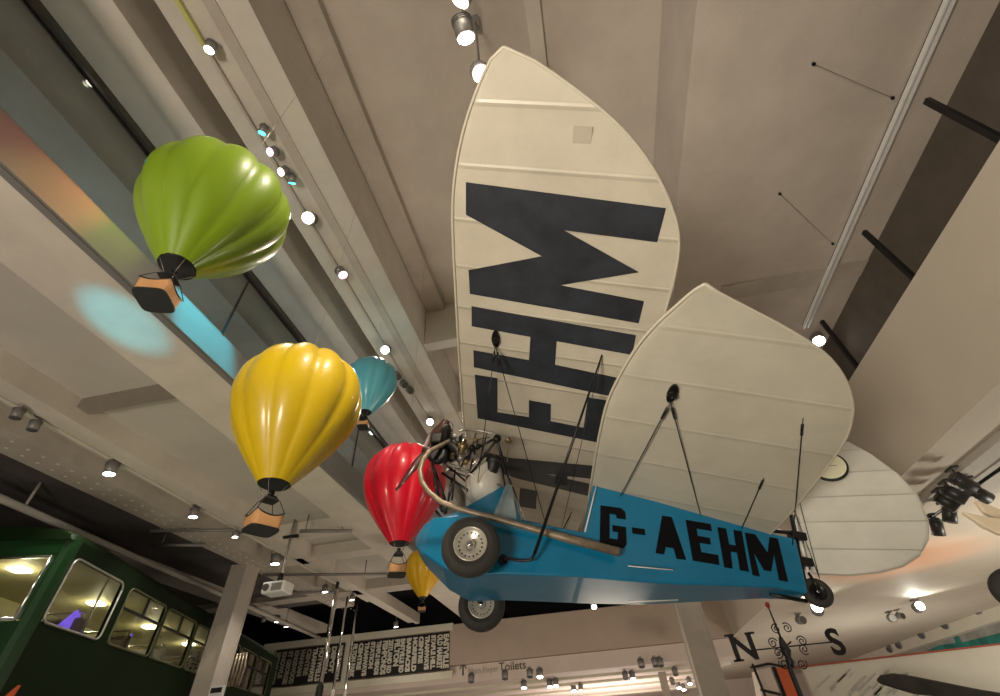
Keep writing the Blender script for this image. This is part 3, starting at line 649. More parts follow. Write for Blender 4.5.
# tail post, rudder and tail wheel
MB().tube([(2.11, 0, -.78), (2.13, 0, -.12)], .016, 8).build('tail_post', M['blackm'], plane)
MB().tube([(2.155, 0, -.72), (2.155, 0, -.10)], .011, 8).build('rudder_tube', M['white'], plane)
for z_ in (-.30, -.50): MB().box(2.08, 2.19, -.045, .045, z_ - .03, z_ + .03).build('hinge', M['blackm'], plane, bevel=.006)
MB().tube([(1.80, -.12, -.36), (2.13, -.02, -.28)], .016, 6).build('tail_brace', M['blackm'], plane)
th = math.radians(27.5); ra = V((math.cos(th), -math.sin(th), 0)); rn = V((math.sin(th), math.cos(th), 0)); ro = V((2.165, 0, 0))
nW = (A * rn.x + B * rn.y + U * rn.z)
def Rl(px, py): l = L3(onp(px, py, LW(ro), nW)); return ((l - ro).dot(ra), l.z)
rp = [Rl(*p_) for p_ in [(812, 574), (850, 576), (880, 573), (903, 567), (920, 556), (929, 540), (929, 522), (918, 495), (898, 474), (872, 455), (850, 443)]]
rp += [(rp[-1][0] * .72, rp[-1][1] + .06), (0.0, rp[-1][1] - .02)]
rl = bpy.data.objects.new('rudder_axis', None)
rud_m = Matrix((( ra.x, rn.x, 0), (ra.y, rn.y, 0), (0, 0, 1)))
mb = MB(); mb.prism([V((max(x, .0), -.022, z)) for x, z in rp], (0, .044, 0))
print('RIBS', [Rl(*p_)[1] for p_ in ((855, 473), (860, 497), (865, 524), (870, 550))], [Rl(*p_) for p_ in ((809, 499), (912, 496), (806, 523), (923, 525))])
rud = mb.build('rudder', M['rudder'], plane, bevel=.018); rud.matrix_parent_inverse = Matrix(); rud.location = ro; rud.rotation_euler = rud_m.to_euler()
bpy.data.objects.remove(rl)
dc = Rl(829, 469)
MB().lathe((dc[0], -.026, dc[1]), (0, -1, 0), [(0, .135), (.02, .135), (.02, .124)], 32).build('dial_rim', M['black'], rud)
MB().lathe((dc[0], -.047, dc[1]), (0, -1, 0), [(0, .120), (.002, .120)], 32).build('dial_face', M['dial'], rud)
MB().box(dc[0] - .0, dc[0] + .055, -.051, -.0495, dc[1] - .002, dc[1] + .002).build('dial_hand', M['black'], rud)
_r = M['rim']; M['rim'] = M['blackm']; wheel((2.17, -.03, -.715), .100, .06, V((-.15, -1, 0)).normalized(), name='tail_wheel'); M['rim'] = _r
MB().tube([(2.12, -.07, -.60), (2.17, -.07, -.715)], .010, 6).build('tail_fork', M['blackm'], plane)
MB().tube([(1.85, 0, -.79), (2.10, 0, -.78)], .014, 6).build('tail_spring', M['blackm'], plane)
for q_ in ((790, 505), (797, 500)): wire(Rl and (2.20, -.05, -.62), L3(onp(q_[0], q_[1], LW(ro), nW)) + V((0, -.03, 0)), .003)
# suspension cables from the ceiling
for px_, py_, bb in [(466, 500, -.12), (500, 437, 0)]:
    p_ = LW(P(px_, py_, bb)); top = V((p_.x, p_.y, (ZC if p_.x > -2.2 else ZB))); MB().tube([L3(p_), L3(top)], .005, 5).build('suspension_cable', M['alu'], plane)
p_ = LW((1.2, 0, -.36)); MB().tube([L3(p_), L3(V((p_.x, p_.y, ZC)))], .005, 5).build('suspension_cable', M['alu'], plane)

# ------------------------------------------------------------------ balloons
def balloon(cen, dia, colm, label, yaw=0, lobes=11, basket_yaw=0, drop=.27, wire_top=None):
    c = V(cen); s = dia
    t = thing('model_hot_air_balloon', label, 'model balloon', c - V((0, 0, .73 * s + drop * s + .17)))
    off = V((0, 0, .73 * s + drop * s + .17))
    prof = []
    for k in range(15):
        q_ = math.pi / 2 * (1 - k / 14); prof.append((.455 * math.sin(q_), .5 * math.cos(q_)))
    for k in range(1, 19):
        u_ = k / 18; z_ = -.73 * u_
        r_ = .112 + (.5 - .112) * (math.cos(u_ * math.pi * .5) ** 1.12 * .62 + (1 - u_ ** 1.7) * .38)
        prof.append((z_, r_))
    n = lobes * 10; vs = []
    for z_, r_ in prof:
        f = min(1, r_ / .5)
        for k in range(n):
            q_ = 2 * math.pi * k / n + yaw; ph = (k % 10) / 10
            bul = abs(math.sin(math.pi * ph)) ** .8
            dep = .06 if z_ > -.5 else .06 * max(.35, (1 - (-z_ - .5) / .4))
            rr = r_ * (1 - dep + dep * bul)
            vs.append(V((math.cos(q_) * rr, math.sin(q_) * rr, z_ + .02 * bul * (1 if z_ > .1 else 0))) * s + off)
    fs = [(i * n + k, i * n + (k + 1) % n, (i + 1) * n + (k + 1) % n, (i + 1) * n + k) for i in range(len(prof) - 1) for k in range(n)]
    env = MB().add(vs, fs, True).build('envelope', colm, t)
    MB().lathe(off + V((0, 0, -.73 * s - .004)), (0, 0, 1), [(0, .106 * s), (.01, .106 * s)], 32).build('throat', M['black'], env)
    # burner frame
    cb, sb = math.cos(basket_yaw), math.sin(basket_yaw); X_ = V((cb, sb, 0)); Y_ = V((-sb, cb, 0)); Z_ = V((0, 0, 1))
    bz = off.z - .73 * s - drop * s
    bc = V((0, 0, bz)); w = .098 * s; h = .050 * s
    # basket: rounded box with concave rims
    ring = []
    NS = 8
    def edge(sc, zf):
        out = []
        for side in range(4):
            for k in range(NS):
                u_ = -1 + 2 * k / NS; x_, y_ = ((u_, -1), (1, u_), (-u_, 1), (-1, -u_))[side]
                m_ = max(abs(x_), abs(y_)); rr = 1 - .12 * (min(abs(x_), abs(y_)) ** 4)
                out.append(bc + (X_ * x_ * .95 * rr + Y_ * y_ * rr) * w * sc + Z_ * (zf(min(abs(x_), abs(y_)))))
        return out
    r0 = edge(.97, lambda u_: -h); r1 = edge(1.03, lambda u_: h * .45 + h * .6 * u_ ** 2); r2 = edge(.96, lambda u_: h * .45 + h * .6 * u_ ** 2); r3 = edge(.90, lambda u_: -h * .9)
    n4 = 4 * NS; fs = [(i * n4 + k, i * n4 + (k + 1) % n4, (i + 1) * n4 + (k + 1) % n4, (i + 1) * n4 + k) for i in range(3) for k in range(n4)]
    mb = MB().add(r0 + r1 + r2 + r3, fs); mb.f.append([3 * n4 + k for k in range(n4)]); mb.sm.append(False)
    bk = mb.build('basket', M['wicker'], t)
    MB().add(edge(1.0, lambda u_: -h - .012 * s) + edge(1.02, lambda u_: -h), [(k, (k + 1) % n4, n4 + (k + 1) % n4, n4 + k) for k in range(n4)] + [tuple(range(n4)), tuple(range(n4, 2 * n4))]).build('basket_base', M['basketdark'], bk)
    rim_ = edge(1.0, lambda u_: h * .45 + h * .6 * u_ ** 2); MB().tube(rim_ + [rim_[0]], .006 * s, 6).build('basket_rim', M['basketdark'], bk)
    bt = bc + Z_ * (h * 2.9)
    br = MB().add([bt + (X_ * x_ + Y_ * y_) * w * k_ + Z_ * z_ for k_, z_ in ((.52, 0), (.30, h * .7)) for x_, y_ in ((-1, -1), (1, -1), (1, 1), (-1, 1))], [(0, 1, 5, 4), (1, 2, 6, 5), (2, 3, 7, 6), (3, 0, 4, 7), (4, 5, 6, 7), (0, 3, 2, 1)]).build('burner_frame', M['basketdark'], t)
    MB().lathe(bt + Z_ * h * .7, Z_, [(0, .022 * s), (.035 * s, .022 * s), (.04 * s, .016 * s)], 12).build('burner', M['black'], br)
    for x_, y_ in ((-1, -1), (1, -1), (1, 1), (-1, 1)):
        MB().tube([bc + (X_ * x_ * .93 + Y_ * y_ * .97) * w + Z_ * h * .95, bt + (X_ * x_ + Y_ * y_) * w * .52], .003 * s, 5).build('basket_rod', M['basketdark'], t)
        MB().tube([bt + (X_ * x_ + Y_ * y_) * w * .30 + Z_ * h * .7, off + V((0, 0, -.73 * s)) + (X_ * x_ + Y_ * y_) * .075 * s], .0022 * s, 4).build('rigging_line', M['alu'], t)
    zt_ = (wire_top if wire_top else ZC) - (c - off).z
    MB().tube([off + V((0, 0, .45 * s)), V((0, 0, zt_))], .0022, 4).build('hanging_wire', M['alu'], t)
    return t
balloon(D(218, 208, 2.97), .875, balloon_mat('lime_balloon', (.21, .34, .008)), 'lime green balloon, largest of the hanging model balloons, at upper left', .15, basket_yaw=.35, wire_top=ZC)
balloon(D(299, 401, 3.42), .93, balloon_mat('yellow_balloon', (.74, .52, .008)), 'big yellow model balloon below the lime green one', .35, basket_yaw=-.55, wire_top=ZC)
balloon(D(405, 482, 4.75), .87, balloon_mat('red_balloon', (.74, .002, .025)), 'crimson red model balloon behind the aeroplane propeller', .1, basket_yaw=.5, wire_top=ZC)
balloon(D(371, 381, 6.6), .76, balloon_mat('blue_balloon', (.11, .47, .60)), 'turquoise blue model balloon partly hidden behind the yellow one', .2, basket_yaw=.2, wire_top=ZB)
balloon(D(424, 567, 8.4), .70, balloon_mat('amber_balloon', (.80, .46, .01)), 'small distant yellow balloon beside the aeroplane nose', .0, basket_yaw=.3, wire_top=ZC)
# ------------------------------------------------------------------ double-decker bus
zs = 1.4 + H
p0 = W(40, 621, 'z', zs); p1 = W(183, 669, 'z', zs); dl = (p1 - p0); dl.z = 0; dl.normalize(); nn_ = V((dl.y, -dl.x, 0))
if nn_.x < 0: nn_ = -nn_
def BL(px, py): q = onp(px, py, p0, nn_); return ((q - p0).dot(dl), q.z)
bus = bpy.data.objects.new('double_decker_bus', None); C.objects.link(bus)
bo = V((p0.x, p0.y, 0)); bus.matrix_world = Matrix.Translation(bo) @ frame_mat(dl, -nn_, V((0, 0, 1))).to_4x4()    # local x = rearwards, y = into the bus, z up
tag(bus, 'dark green vintage double-decker bus parked under the balcony', 'bus')
L0 = 0; L1 = 9.0; BW = 2.3
wins = []
for q4 in [[(76, 561), (124, 581), (100, 640), (40, 619)], [(129, 583.5), (165.5, 605), (151, 658), (108, 642)], [(168.6, 608), (197, 625), (182, 669), (157, 660)], [(199, 626), (224, 640), (211, 680), (187, 671)], [(226, 641), (246, 652), (234, 686), (215, 681)]]:
    ls = [BL(*p_) for p_ in q4]; wins.append((sum(l[0] for l in (ls[0], ls[3])) / 2, sum(l[0] for l in (ls[1], ls[2])) / 2, sum(l[1] for l in ls[2:]) / 2, sum(l[1] for l in ls[:2]) / 2))
wz0 = zs; wz1 = sum(w_[3] for w_ in wins[:3]) / 3
lastx = wins[2][1]; step = (wins[2][1] - wins[1][0]) / 2
L0 = wins[0][0] - .17; W_ = [(wins[0][0], wins[0][1])] + [(wins[1][0] + step * k + .03, wins[1][0] + step * (k + 1) - .03) for k in range(40) if wins[1][0] + step * (k + 1) < L1 - .3]
ztop = wz1 + .62; print('BUS', wz0, wz1, W_, L0)
# side panel with real openings
def side_panel(y0, y1):
    mb = MB(); mb.box(L0 + .15, L1, y0, y1, .35, wz0); mb.box(L0 + .15, L1, y0, y1, wz1, wz1 + .18)
    xs = [L0 + .15] + [v for w_ in W_ for v in w_] + [L1]
    for i in range(0, len(xs), 2): mb.box(xs[i], xs[i + 1], y0, y1, wz0, wz1)
    return mb
side_panel(0, .05).build('side_panel', M['greend'], bus)
MB().box(L0 + .15, L1, BW - .05, BW, .35, wz1 + .18).build('side_panel', M['greend'], bus)
MB().box(L0 + .16, L1 - .05, BW - .07, BW - .052, wz0 - .7, wz1 + .12).build('lining', M['businside'], bus)
# roof: rounded
vs = []; NR = 12
sec = []
for k in range(NR + 1):
    q_ = math.pi * k / NR; sec.append((BW / 2 - math.cos(q_) * BW / 2 * 1.0, wz1 + .16 + math.sin(q_) ** .7 * .24))
xs = [(L0 - .02, .72), (L0 + .12, .93), (L0 + .4, 1), (L1 - .6, 1), (L1 - .2, .85), (L1, .45)]
for x_, sc in xs:
    for y_, z_ in sec: vs.append((x_, BW / 2 + (y_ - BW / 2) * (.9 + .1 * sc), wz1 + .16 + (z_ - wz1 - .16) * sc))
n = len(sec); fs = [(i * n + k, i * n + k + 1, (i + 1) * n + k + 1, (i + 1) * n + k) for i in range(len(xs) - 1) for k in range(n - 1)]
mb = MB().add(vs, fs, True); mb.f += [list(range(n)), [len(vs) - n + k for k in range(n)]]; mb.sm += [False] * 2
mb.build('roof', M['greend'], bus)
# front end with the upper deck window
fx = L0
fr = MB(); fr.box(fx, fx + .05, .09, BW - .09, .35, wz0 - .02); fr.box(fx, fx + .05, .09, BW - .09, wz1 - .02, wz1 + .18); fr.box(fx, fx + .05, BW / 2 - .05, BW / 2 + .05, wz0, wz1); fr.box(fx, fx + .05, .09, .15, wz0, wz1); fr.box(fx, fx + .05, BW - .15, BW - .09, wz0, wz1)
fr.build('front_panel', M['green'], bus)
cpz = [.35, wz0, wz1, wz1 + .18]
for y_, s_ in ((0, 1), (BW, -1)):
    mb = MB(); mb.prism([V((fx, y_ + .10 * s_, .35)), V((fx + .03, y_ + .03 * s_, .35)), V((fx + .10, y_, .35)), V((fx + .155, y_, .35)), V((fx + .155, y_ + .04 * s_, .35)), V((fx + .05, y_ + .10 * s_, .35))], (0, 0, wz1 - .17)).build('corner_pillar', M['green'], bus)
for (ya, yb) in ((.15, BW / 2 - .05), (BW / 2 + .05, BW - .15)):
    o = MB().tube([(fx - .01, ya, wz0), (fx - .01, yb, wz0), (fx - .01, yb, wz1 - .04), (fx - .01, ya, wz1 - .04), (fx - .01, ya, wz0 - .02)], .02, 6).build('window_frame', M['chrome'], bus)
    MB().box(fx + .02, fx + .026, ya, yb, wz0, wz1).build('window_pane', M['busglass'], o)
for i, (xa, xb) in enumerate(W_):
    r_ = .09; pts = []
    for cx_, cz_, a0_ in ((xb - r_, wz1 - r_, 0), (xa + r_, wz1 - r_, 90), (xa + r_, wz0 + r_, 180), (xb - r_, wz0 + r_, 270)):
        for k in range(5): q_ = math.radians(a0_ + k * 22.5); pts.append(V((cx_ + r_ * math.cos(q_), -.008, cz_ + r_ * math.sin(q_))))
    o = MB().tube(pts + [pts[0]], .013, 6).build('window_frame', M['alu'] if i == 0 else M['busrim'], bus)
    MB().prism([p_ + V((0, .03, 0)) for p_ in pts], (0, .005, 0)).build('window_pane', M['busglass'], o)
    if i: MB().box(xa, xb, -.02, .02, wz1 - .27, wz1 - .245).box((xa + xb) / 2 - .01, (xa + xb) / 2 + .01, -.02, .02, wz1 - .26, wz1).build('vent_bar', M['blackm'], o)
    else: MB().box(xa + .75 * (xb - xa), xa + .75 * (xb - xa) + .02, .06, .08, wz0, wz1).build('grab_pole', M['chrome'], o)
# interior
MB().box(L0 + .1, L1 - .1, .06, BW - .06, wz0 - .75, wz0 - .70).build('upper_deck', M['seat'], bus)
MB().box(L0 + .1, L1 - .1, .06, BW - .06, wz1 + .12, wz1 + .15).build('inner_ceiling', M['businside'], bus)
for k in range(6):
    x_ = L0 + 1.0 + k * 1.15
    for y_ in (.12, BW - 1.0):
        st_ = MB().box(x_, x_ + .12, y_, y_ + .85, wz0 - .70, wz0 + .22).build('passenger_seat', M['seat'] if k != 2 else M['seatp'], bus, bevel=.04)
        MB().box(x_ - .40, x_, y_, y_ + .85, wz0 - .40, wz0 - .27).build('seat_cushion', M['seat'], st_, bevel=.03)
        MB().tube([(x_ + .06, y_ + .05, wz0 + .20), (x_ + .06, y_ + .05, wz0 + .28), (x_ + .06, y_ + .8, wz0 + .28), (x_ + .06, y_ + .8, wz0 + .20)], .014, 6).build('seat_rail', M['chrome'], st_)
for k in range(4):
    x_ = L0 + .9 + k * 1.8
    o = MB().box(x_ - .10, x_ + .10, BW / 2 - .1, BW / 2 + .1, wz1 + .09, wz1 + .12).build('ceiling_lamp', M['lens'], bus)
    ld = bpy.data.lights.new('bus_lamp', 'POINT'); ld.energy = 11; ld.color = (1, .92, .55); ld.shadow_soft_size = .08
    lo = bpy.data.objects.new('bus_lamp', ld); C.objects.link(lo); lo.parent = bus; lo.location = (x_, BW / 2, wz1 - .02)
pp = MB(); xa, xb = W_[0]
pp.prism([V((xa + (xb - xa) * .50, .22, wz0 + .03)), V((xa + (xb - xa) * .82, .22, wz0 + .03)), V((xa + (xb - xa) * .84, .22, wz0 + .22)), V((xa + (xb - xa) * .72, .22, wz0 + .30))], (0, .02, 0)); pp.build('reflection_panel', M['purple'], bus)  # added emissive panel in place of a reflection in the window
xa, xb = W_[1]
pp = MB(); pp.prism([V((xa + (xb - xa) * .58, .22, wz0 + .02)), V((xa + (xb - xa) * .78, .22, wz0 + .02)), V((xa + (xb - xa) * .80, .22, wz0 + .28)), V((xa + (xb - xa) * .72, .22, wz0 + .12)), V((xa + (xb - xa) * .62, .22, wz0 + .2))], (0, .02, 0)); pp.build('reflection_panel', M['purple'], bus)  # second added panel, again a purple window reflection
# wheels of the bus and lower windows (below the frame, still part of it)
for x_ in (1.4, 7.2):
    for y_ in (.02, BW - .27):
        o = MB().lathe((x_, y_, .5), (0, 1, 0), [(0, .5), (.25, .5)], 28).build('road_wheel', M['tyre'], bus); MB().lathe((x_, y_ - .01, .5), (0, 1, 0), [(0, .24), (.27, .24)], 20).build('hub', M['greend'], o)
MB().box(L0 + .1, L1 - .1, .05, BW - .05, .3, .42).build('chassis', M['blackm'], bus)
MB().box(L0 + .6, L1 - .5, -.008, .004, 1.45, 2.05).build('lower_window_band', M['busglass'], bus)
ro_ = W(6, 697, 'x', p0.x + .3)
t = thing('stair_sign', 'small orange-red flag-shaped board at the lower left corner', 'sign', (ro_.x, ro_.y, 0))
MB().prism([V((-.08, 0, ro_.z - .15)), V((.03, 0, ro_.z - .13)), V((.07, 0, ro_.z + .09)), V((-.02, 0, ro_.z + .01))], (0, .03, 0)).build('board', M['orange'], t)
MB().tube([(0, .015, 0), (0, .015, ro_.z)], .02, 8).build('post', M['blackm'], t); MB().lathe((0, .015, 0), (0, 0, 1), [(0, .2), (.03, .18)], 20).build('base', M['blackm'], t)

# ------------------------------------------------------------------ projector, chrome tubes, column notice
pj = W(292, 532, 'z', ZS); bz_ = W(279, 588, 'y', pj.y)
t = thing('ceiling_projector', 'white projector hanging on a pole under the balcony', 'projector', (pj.x, pj.y, bz_.z))
hgt = pj.z + .22 - bz_.z
MB().box(-.20, .20, -.15, .15, -.10, .08).build('case', M['white'], t, bevel=.03)
MB().lathe((-.12, -.15, -.01), (0, -1, 0), [(0, .055), (.03, .05)], 16).build('lens', M['lensoff'], t)
MB().box(-.02, .16, -.157, -.149, -.07, .04).build('vent_panel', M['grey'], t)
MB().tube([(0, 0, .08), (0, 0, hgt)], .022, 8).build('pole', M['alu'], t)
MB().box(-.14, .14, -.03, .03, hgt - .32, hgt - .28).build('clamp', M['blackm'], t); MB().lathe((0, 0, .08), (0, 0, 1), [(0, .05), (.14, .04)], 12).build('mount', M['blackm'], t)
for (a_, b_, l, r_) in [((338, 582), (318, 684), 'thickest chrome tube, first in the hanging trio before the destination board', .045), ((347, 600), (331, 690), 'middle slim chrome tube of the hanging trio', .028), ((357, 606), (345, 690), 'outer slim chrome tube of the hanging trio', .032)]:
    ta = W(*a_, 'z', ZS + .0); tb_ = W(*b_, 'y', ta.y)
    t = thing('hanging_tube', l, 'tube', ta)
    MB().tube([(0, 0, -.15), (0, 0, tb_.z - ta.z)], r_, 12).build('tube', M['chrome'], t)
    MB().tube([(0, 0, .22), (0, 0, -.2)], r_ * .8, 10).build('hanger', M['blackm'], t); MB().lathe((0, 0, tb_.z - ta.z - .55), (0, 0, 1), [(0, r_ * 1.6), (.5, r_ * 1.6), (.55, r_ * 1.1)], 12).build('grip', M['black'] if r_ > .04 else M['cream'], t)
cq = W(217, 690, 'y', 8.42)
tag(MB().box(cq.x - .13, cq.x + .14, 8.40, 8.449, cq.z - .12, cq.z + .06).build('notice_plate', M['white'], None), 'small white notice with black print on the column beside the bus', 'notice')
MB().box(cq.x - .10, cq.x + .11, 8.392, 8.401, cq.z - .04, cq.z + .03).build('print_panel', M['signblack'], bpy.data.objects['notice_plate'])
cq = W(240, 668, 'y', 8.4)
t = thing('cable_box', 'rusty pipework cluster fixed low on the column', 'pipework', (cq.x - .02, 8.449, cq.z))
for k in range(4): MB().tube([(-.12 + k * .06, -.03, -.25), (-.10 + k * .07, -.05, .0), (-.12 + k * .06, -.03, .22)], .018, 6).build('pipe', M['exh'], t)

# ------------------------------------------------------------------ destination board
yS = 15.93
bd_ = thing('destination_board', 'wide black destination blinds with route names framed on the wall', 'sign', (0, yS, 0))
def zx(px, py): q = W(px, py, 'y', yS); return q.x, q.z
pr_ = [zx(354, 641), zx(449.6, 632), zx(448, 670), zx(347, 679)]; pl_ = [zx(276, 649), zx(343, 642), zx(341, 679), zx(269, 686)]
xr0, xr1 = (pr_[0][0] + pr_[3][0]) / 2, (pr_[1][0] + pr_[2][0]) / 2; xl0, xl1 = (pl_[0][0] + pl_[3][0]) / 2, (pl_[1][0] + pl_[2][0]) / 2
zt1 = (pr_[0][1] + pr_[1][1]) / 2; zt0 = (pr_[2][1] + pr_[3][1]) / 2
MB().box(xl0 - .5, xr1 + .12, .0, .07, zt1 + .03, zt1 + .22).box(xl0 - .5, xr1 + .12, 0, .07, zt0 - .22, zt0 - .04).box(xl1 + .06, xr0 - .06, 0, .07, zt0 - .04, zt1 + .03).build('frame', M['cream'], bd_)
for xa, xb, names in [(xr0, xr1, ['FILTON PARK', 'CENTRE', 'TRAMWAYS', 'STATION', 'TEMPLE MEADS', 'FISHPONDS', 'ZETLAND RD', 'FILTON', 'EASTVILLE RD', 'BARRACKS', 'HORFIELD', 'CENTRE', 'TRAMWAYS', 'STAPLE HILL', 'OLD MARKET', 'EASTVILLE']),
                      (xl0, xl1, ['BEDMINSTER', 'KNOWLE', 'ST GEORGE', 'KINGSWOOD', 'HANHAM', 'CENTRE', 'TRAMWAYS', 'HOTWELLS', 'CLIFTON', 'DEPOT', 'BRISLINGTON'])]:
    pn = MB().box(xa, xb, .02, .06, zt0, zt1).build('blind', M['signblack'], bd_)
    stp = (xb - xa) / len(names)
    for k, nm in enumerate(names):
        sz = stp * (1.12 if nm in ('FILTON', 'EASTVILLE', 'OLD MARKET', 'HOTWELLS', 'FISHPONDS') else .92)
        o = text_obj('route_name', nm, M['signtext'] if xa == xr0 or k > 5 else M['signtextd'], pn, (xa + stp * (k + .16), .016, zt1 - .08), (0, 0, -1), (1, 0, 0), sz, 1, .002, bold=.014)
        w_ = max(v.co.z for v in o.data.vertices) - min(v.co.z for v in o.data.vertices); avail = (zt1 - zt0) * (.90 if len(nm) > 7 else .72)
        f_ = avail / w_
        for v in o.data.vertices: v.co.z = (zt1 - .06) + (v.co.z - (zt1 - .08)) * f_
yT = 16.11
w0 = W(459, 676, 'y', yT); 
sg = thing('wayfinding_sign', 'faint arrow and wayfinding words on the pale header below the board', 'sign', (0, yT, 0))
text_obj('sign_words', 'Main Foyer', M['signtextd'], sg, (W(468, 674, 'y', yT).x, 0, w0.z + .02), (1, 0, 0), (0, 0, 1), .22, .95, .002)
text_obj('sign_words', 'Toilets', M['text'], sg, (W(499, 672, 'y', yT).x, 0, w0.z + .02), (1, 0, 0), (0, 0, 1), .30, 1.0, .002)
ax0 = W(463, 674, 'y', yT).x
MB().box(ax0 - .02, ax0 + .02, -.004, 0, w0.z, w0.z + .28).prism([V((ax0 - .11, -.004, w0.z + .19)), V((ax0, -.004, w0.z + .34)), V((ax0 + .11, -.004, w0.z + .19)), V((ax0 + .11, -.004, w0.z + .14)), V((ax0, -.004, w0.z + .28)), V((ax0 - .11, -.004, w0.z + .14))], (0, .003, 0)).build('arrow', M['text'], sg)
for a_, b_, y_ in [((440, 683), (530, 672), 17.3), ((535, 674), (660, 662), 18.5)]:
    pass

# ------------------------------------------------------------------ weather vane
dv = 5.2
vt, vb = D(768, 608, dv), D(800, 700, dv)
base = V((vb.x, vb.y, 0)); vx = (vt.x + vb.x) / 2; vy = (vt.y + vb.y) / 2
vz = lambda py: W(768 + (py - 608) * .36, py, 'y', vy).z
t = thing('weather_vane', 'black wrought-iron weather vane with letters N and S under the tail', 'weather vane', (vx, vy, 0))
def wl(px, py): q = W(px, py, 'y', vy); return V((q.x - vx, 0, q.z))
top = wl(768, 606); zc_ = wl(787, 650).z
def ctr(py): return wl(768 + (py - 606) * .40, py)
MB().tube([V((0, 0, 0)), V((0, 0, wl(798, 672).z)), ctr(640), top], [.03, .03, .014, .008], 8).build('spindle', M['vane'], t)
MB().lathe(ctr(668), (0, 0, 1), [(0, .02), (.05, .05), (.10, .03), (.16, .06), (.22, .045), (.30, .02)], 12).build('baluster', M['vane'], t)
MB().lathe(top, (0, 0, 1), [(-.03, .01), (0, .03), (.03, .025), (.05, .004)], 10).build('finial', M['redtip'], t)
aN, aS = wl(746, 651), wl(832, 642)
MB().tube([aN, aS], .008, 6).build('direction_arm', M['vane'], t)
wN = (wl(752, 650) - wl(729, 653)).length
text_obj('letter_north', 'N', M['vane'], t, wl(735, 661), (aS - aN), V((-(aS - aN).z, 0, (aS - aN).x)), .36, 1.05, .012, bold=.008)
text_obj('letter_south', 'S', M['vane'], t, wl(834, 655) , (aS - aN), V((-(aS - aN).z, 0, (aS - aN).x)), .36, .95, .012, bold=.008)
_r = (aS - aN).normalized(); _u = V((-_r.z, 0, _r.x)); o_ = wl(735, 661)
for dx_, dz_ in ((.045, 0), (.03, .255), (.27, .255)): MB().obox(o_ + _r * dx_ + _u * dz_, _r * .055, V((0, .012, 0)), _u * .010).build('letter_serif', M['vane'], t)
MB().tube([wl(779, 649) + V((0, -.5, 0)), wl(787, 649) + V((0, .5, 0))], .008, 6).build('direction_arm', M['vane'], t)
def scroll(c, s, flip, rot):
    pts = []
    for k in range(26):
        q_ = k / 25 * math.pi * 3.2; r_ = s * (1 - k / 30); x_ = math.cos(q_ + rot) * r_; z_ = math.sin(q_ + rot) * r_
        pts.append(c + V((x_ * flip, 0, z_)))
    MB().tube(pts, .0065, 5).build('scroll', M['vane'], t)
for px_, py_, fl, ro2 in [(776, 629, 1, 1.0), (787, 628, -1, 1.0), (773, 643, 1, .3), (802, 641, -1, .3), (778, 653, 1, 4.2), (804, 649, -1, 4.2), (784, 664, 1, 2.5), (802, 664, -1, 2.5)]:
    scroll(wl(px_, py_), .055, fl, ro2)
MB().lathe((0, 0, 0), (0, 0, 1), [(0, .3), (.04, .3), (.06, .05)], 20).build('foot', M['vane'], t)

# ------------------------------------------------------------------ east display: big pale board with red rim, orange end, dark blade
yb = 8.2
def bw(px, py): q = W(px, py, 'y', yb); return V((q.x, q.y, q.z))
q0 = bw(798, 668); q1 = bw(1010, 644)
t = thing('display_board', 'large pale exhibition board with thin red rim and sketch marks', 'display board', (q0.x, yb, 0))
w_ = q1.x - q0.x + 1.5; sl = (q1.z - q0.z) / (q1.x - q0.x)
MB().prism([V((.05, 0, 0)), V((w_, 0, 0)), V((w_, 0, q0.z + sl * w_)), V((.05, 0, q0.z))], (0, .08, 0)).build('panel', M['board'], t)
MB().prism([V((-.02, -.02, q0.z)), V((w_, -.02, q0.z + sl * w_)), V((w_, -.02, q0.z + sl * w_ + .02)), V((-.02, -.02, q0.z + .02))], (0, .12, 0)).build('rim', M['rededge'], t)
sk = MB()
for k in range(26):
    x_ = .30 + .04 * k + random.uniform(-.05, .05); z_ = q0.z - .10 - random.random() * .35; l_ = random.uniform(.05, .22); d_ = V((1.0, 0, .55)).normalized()
    c_ = V((x_, -.004, z_)); s_ = V((.55, 0, -1.0)).normalized() * random.uniform(.004, .012)
    sk.prism([c_ - d_ * l_ - s_, c_ - d_ * l_ + s_, c_ + d_ * l_ * .6 + s_, c_ + d_ * l_ * .6 - s_], (0, -.002, 0))
o = sk.build('sketch_marks', M['muralg'], t)
t2 = thing('orange_board', 'narrow orange-red upright board at the end of the pale display', 'board', (bw(786, 690).x, yb - .1, 0))
MB().prism([V((-.05, 0, 0)), V((.12, 0, 0)), V((.12, 0, q0.z + .01)), V((-.08, 0, q0.z + .02))], (0, .05, 0)).build('panel', M['orange'], t2)
MB().box(-.10, -.05, -.01, .06, 0, q0.z + .03).build('edge_post', M['blackm'], t2)
yo = 7.2
pts = [W(x_, y_, 'y', yo) for x_, y_ in [(877, 680), (881, 675), (892, 673), (905, 674), (925, 678), (950, 683), (980, 689), (1010, 694), (1030, 698), (1030, 712), (960, 704), (934, 696), (915, 694), (898, 689), (882, 684)]]
c_ = pts[0]
t = thing('hanging_propeller', 'long dark propeller blade in front of the pale display board', 'propeller', (pts[8].x, yo, pts[8].z))
MB().prism([p_ - V((pts[8].x, yo, pts[8].z)) for p_ in pts], (0, .05, 0)).build('blade', M['oar'], t, bevel=.02)
MB().lathe((.35, -.04, -.12), (0, 1, 0), [(0, .15), (.15, .15)], 20).build('hub', M['blackm'], t)
MB().tube([(.35, .03, -.12), (.35, .03, -pts[8].z + .0)], .05, 10).build('stand', M['blackm'], t)
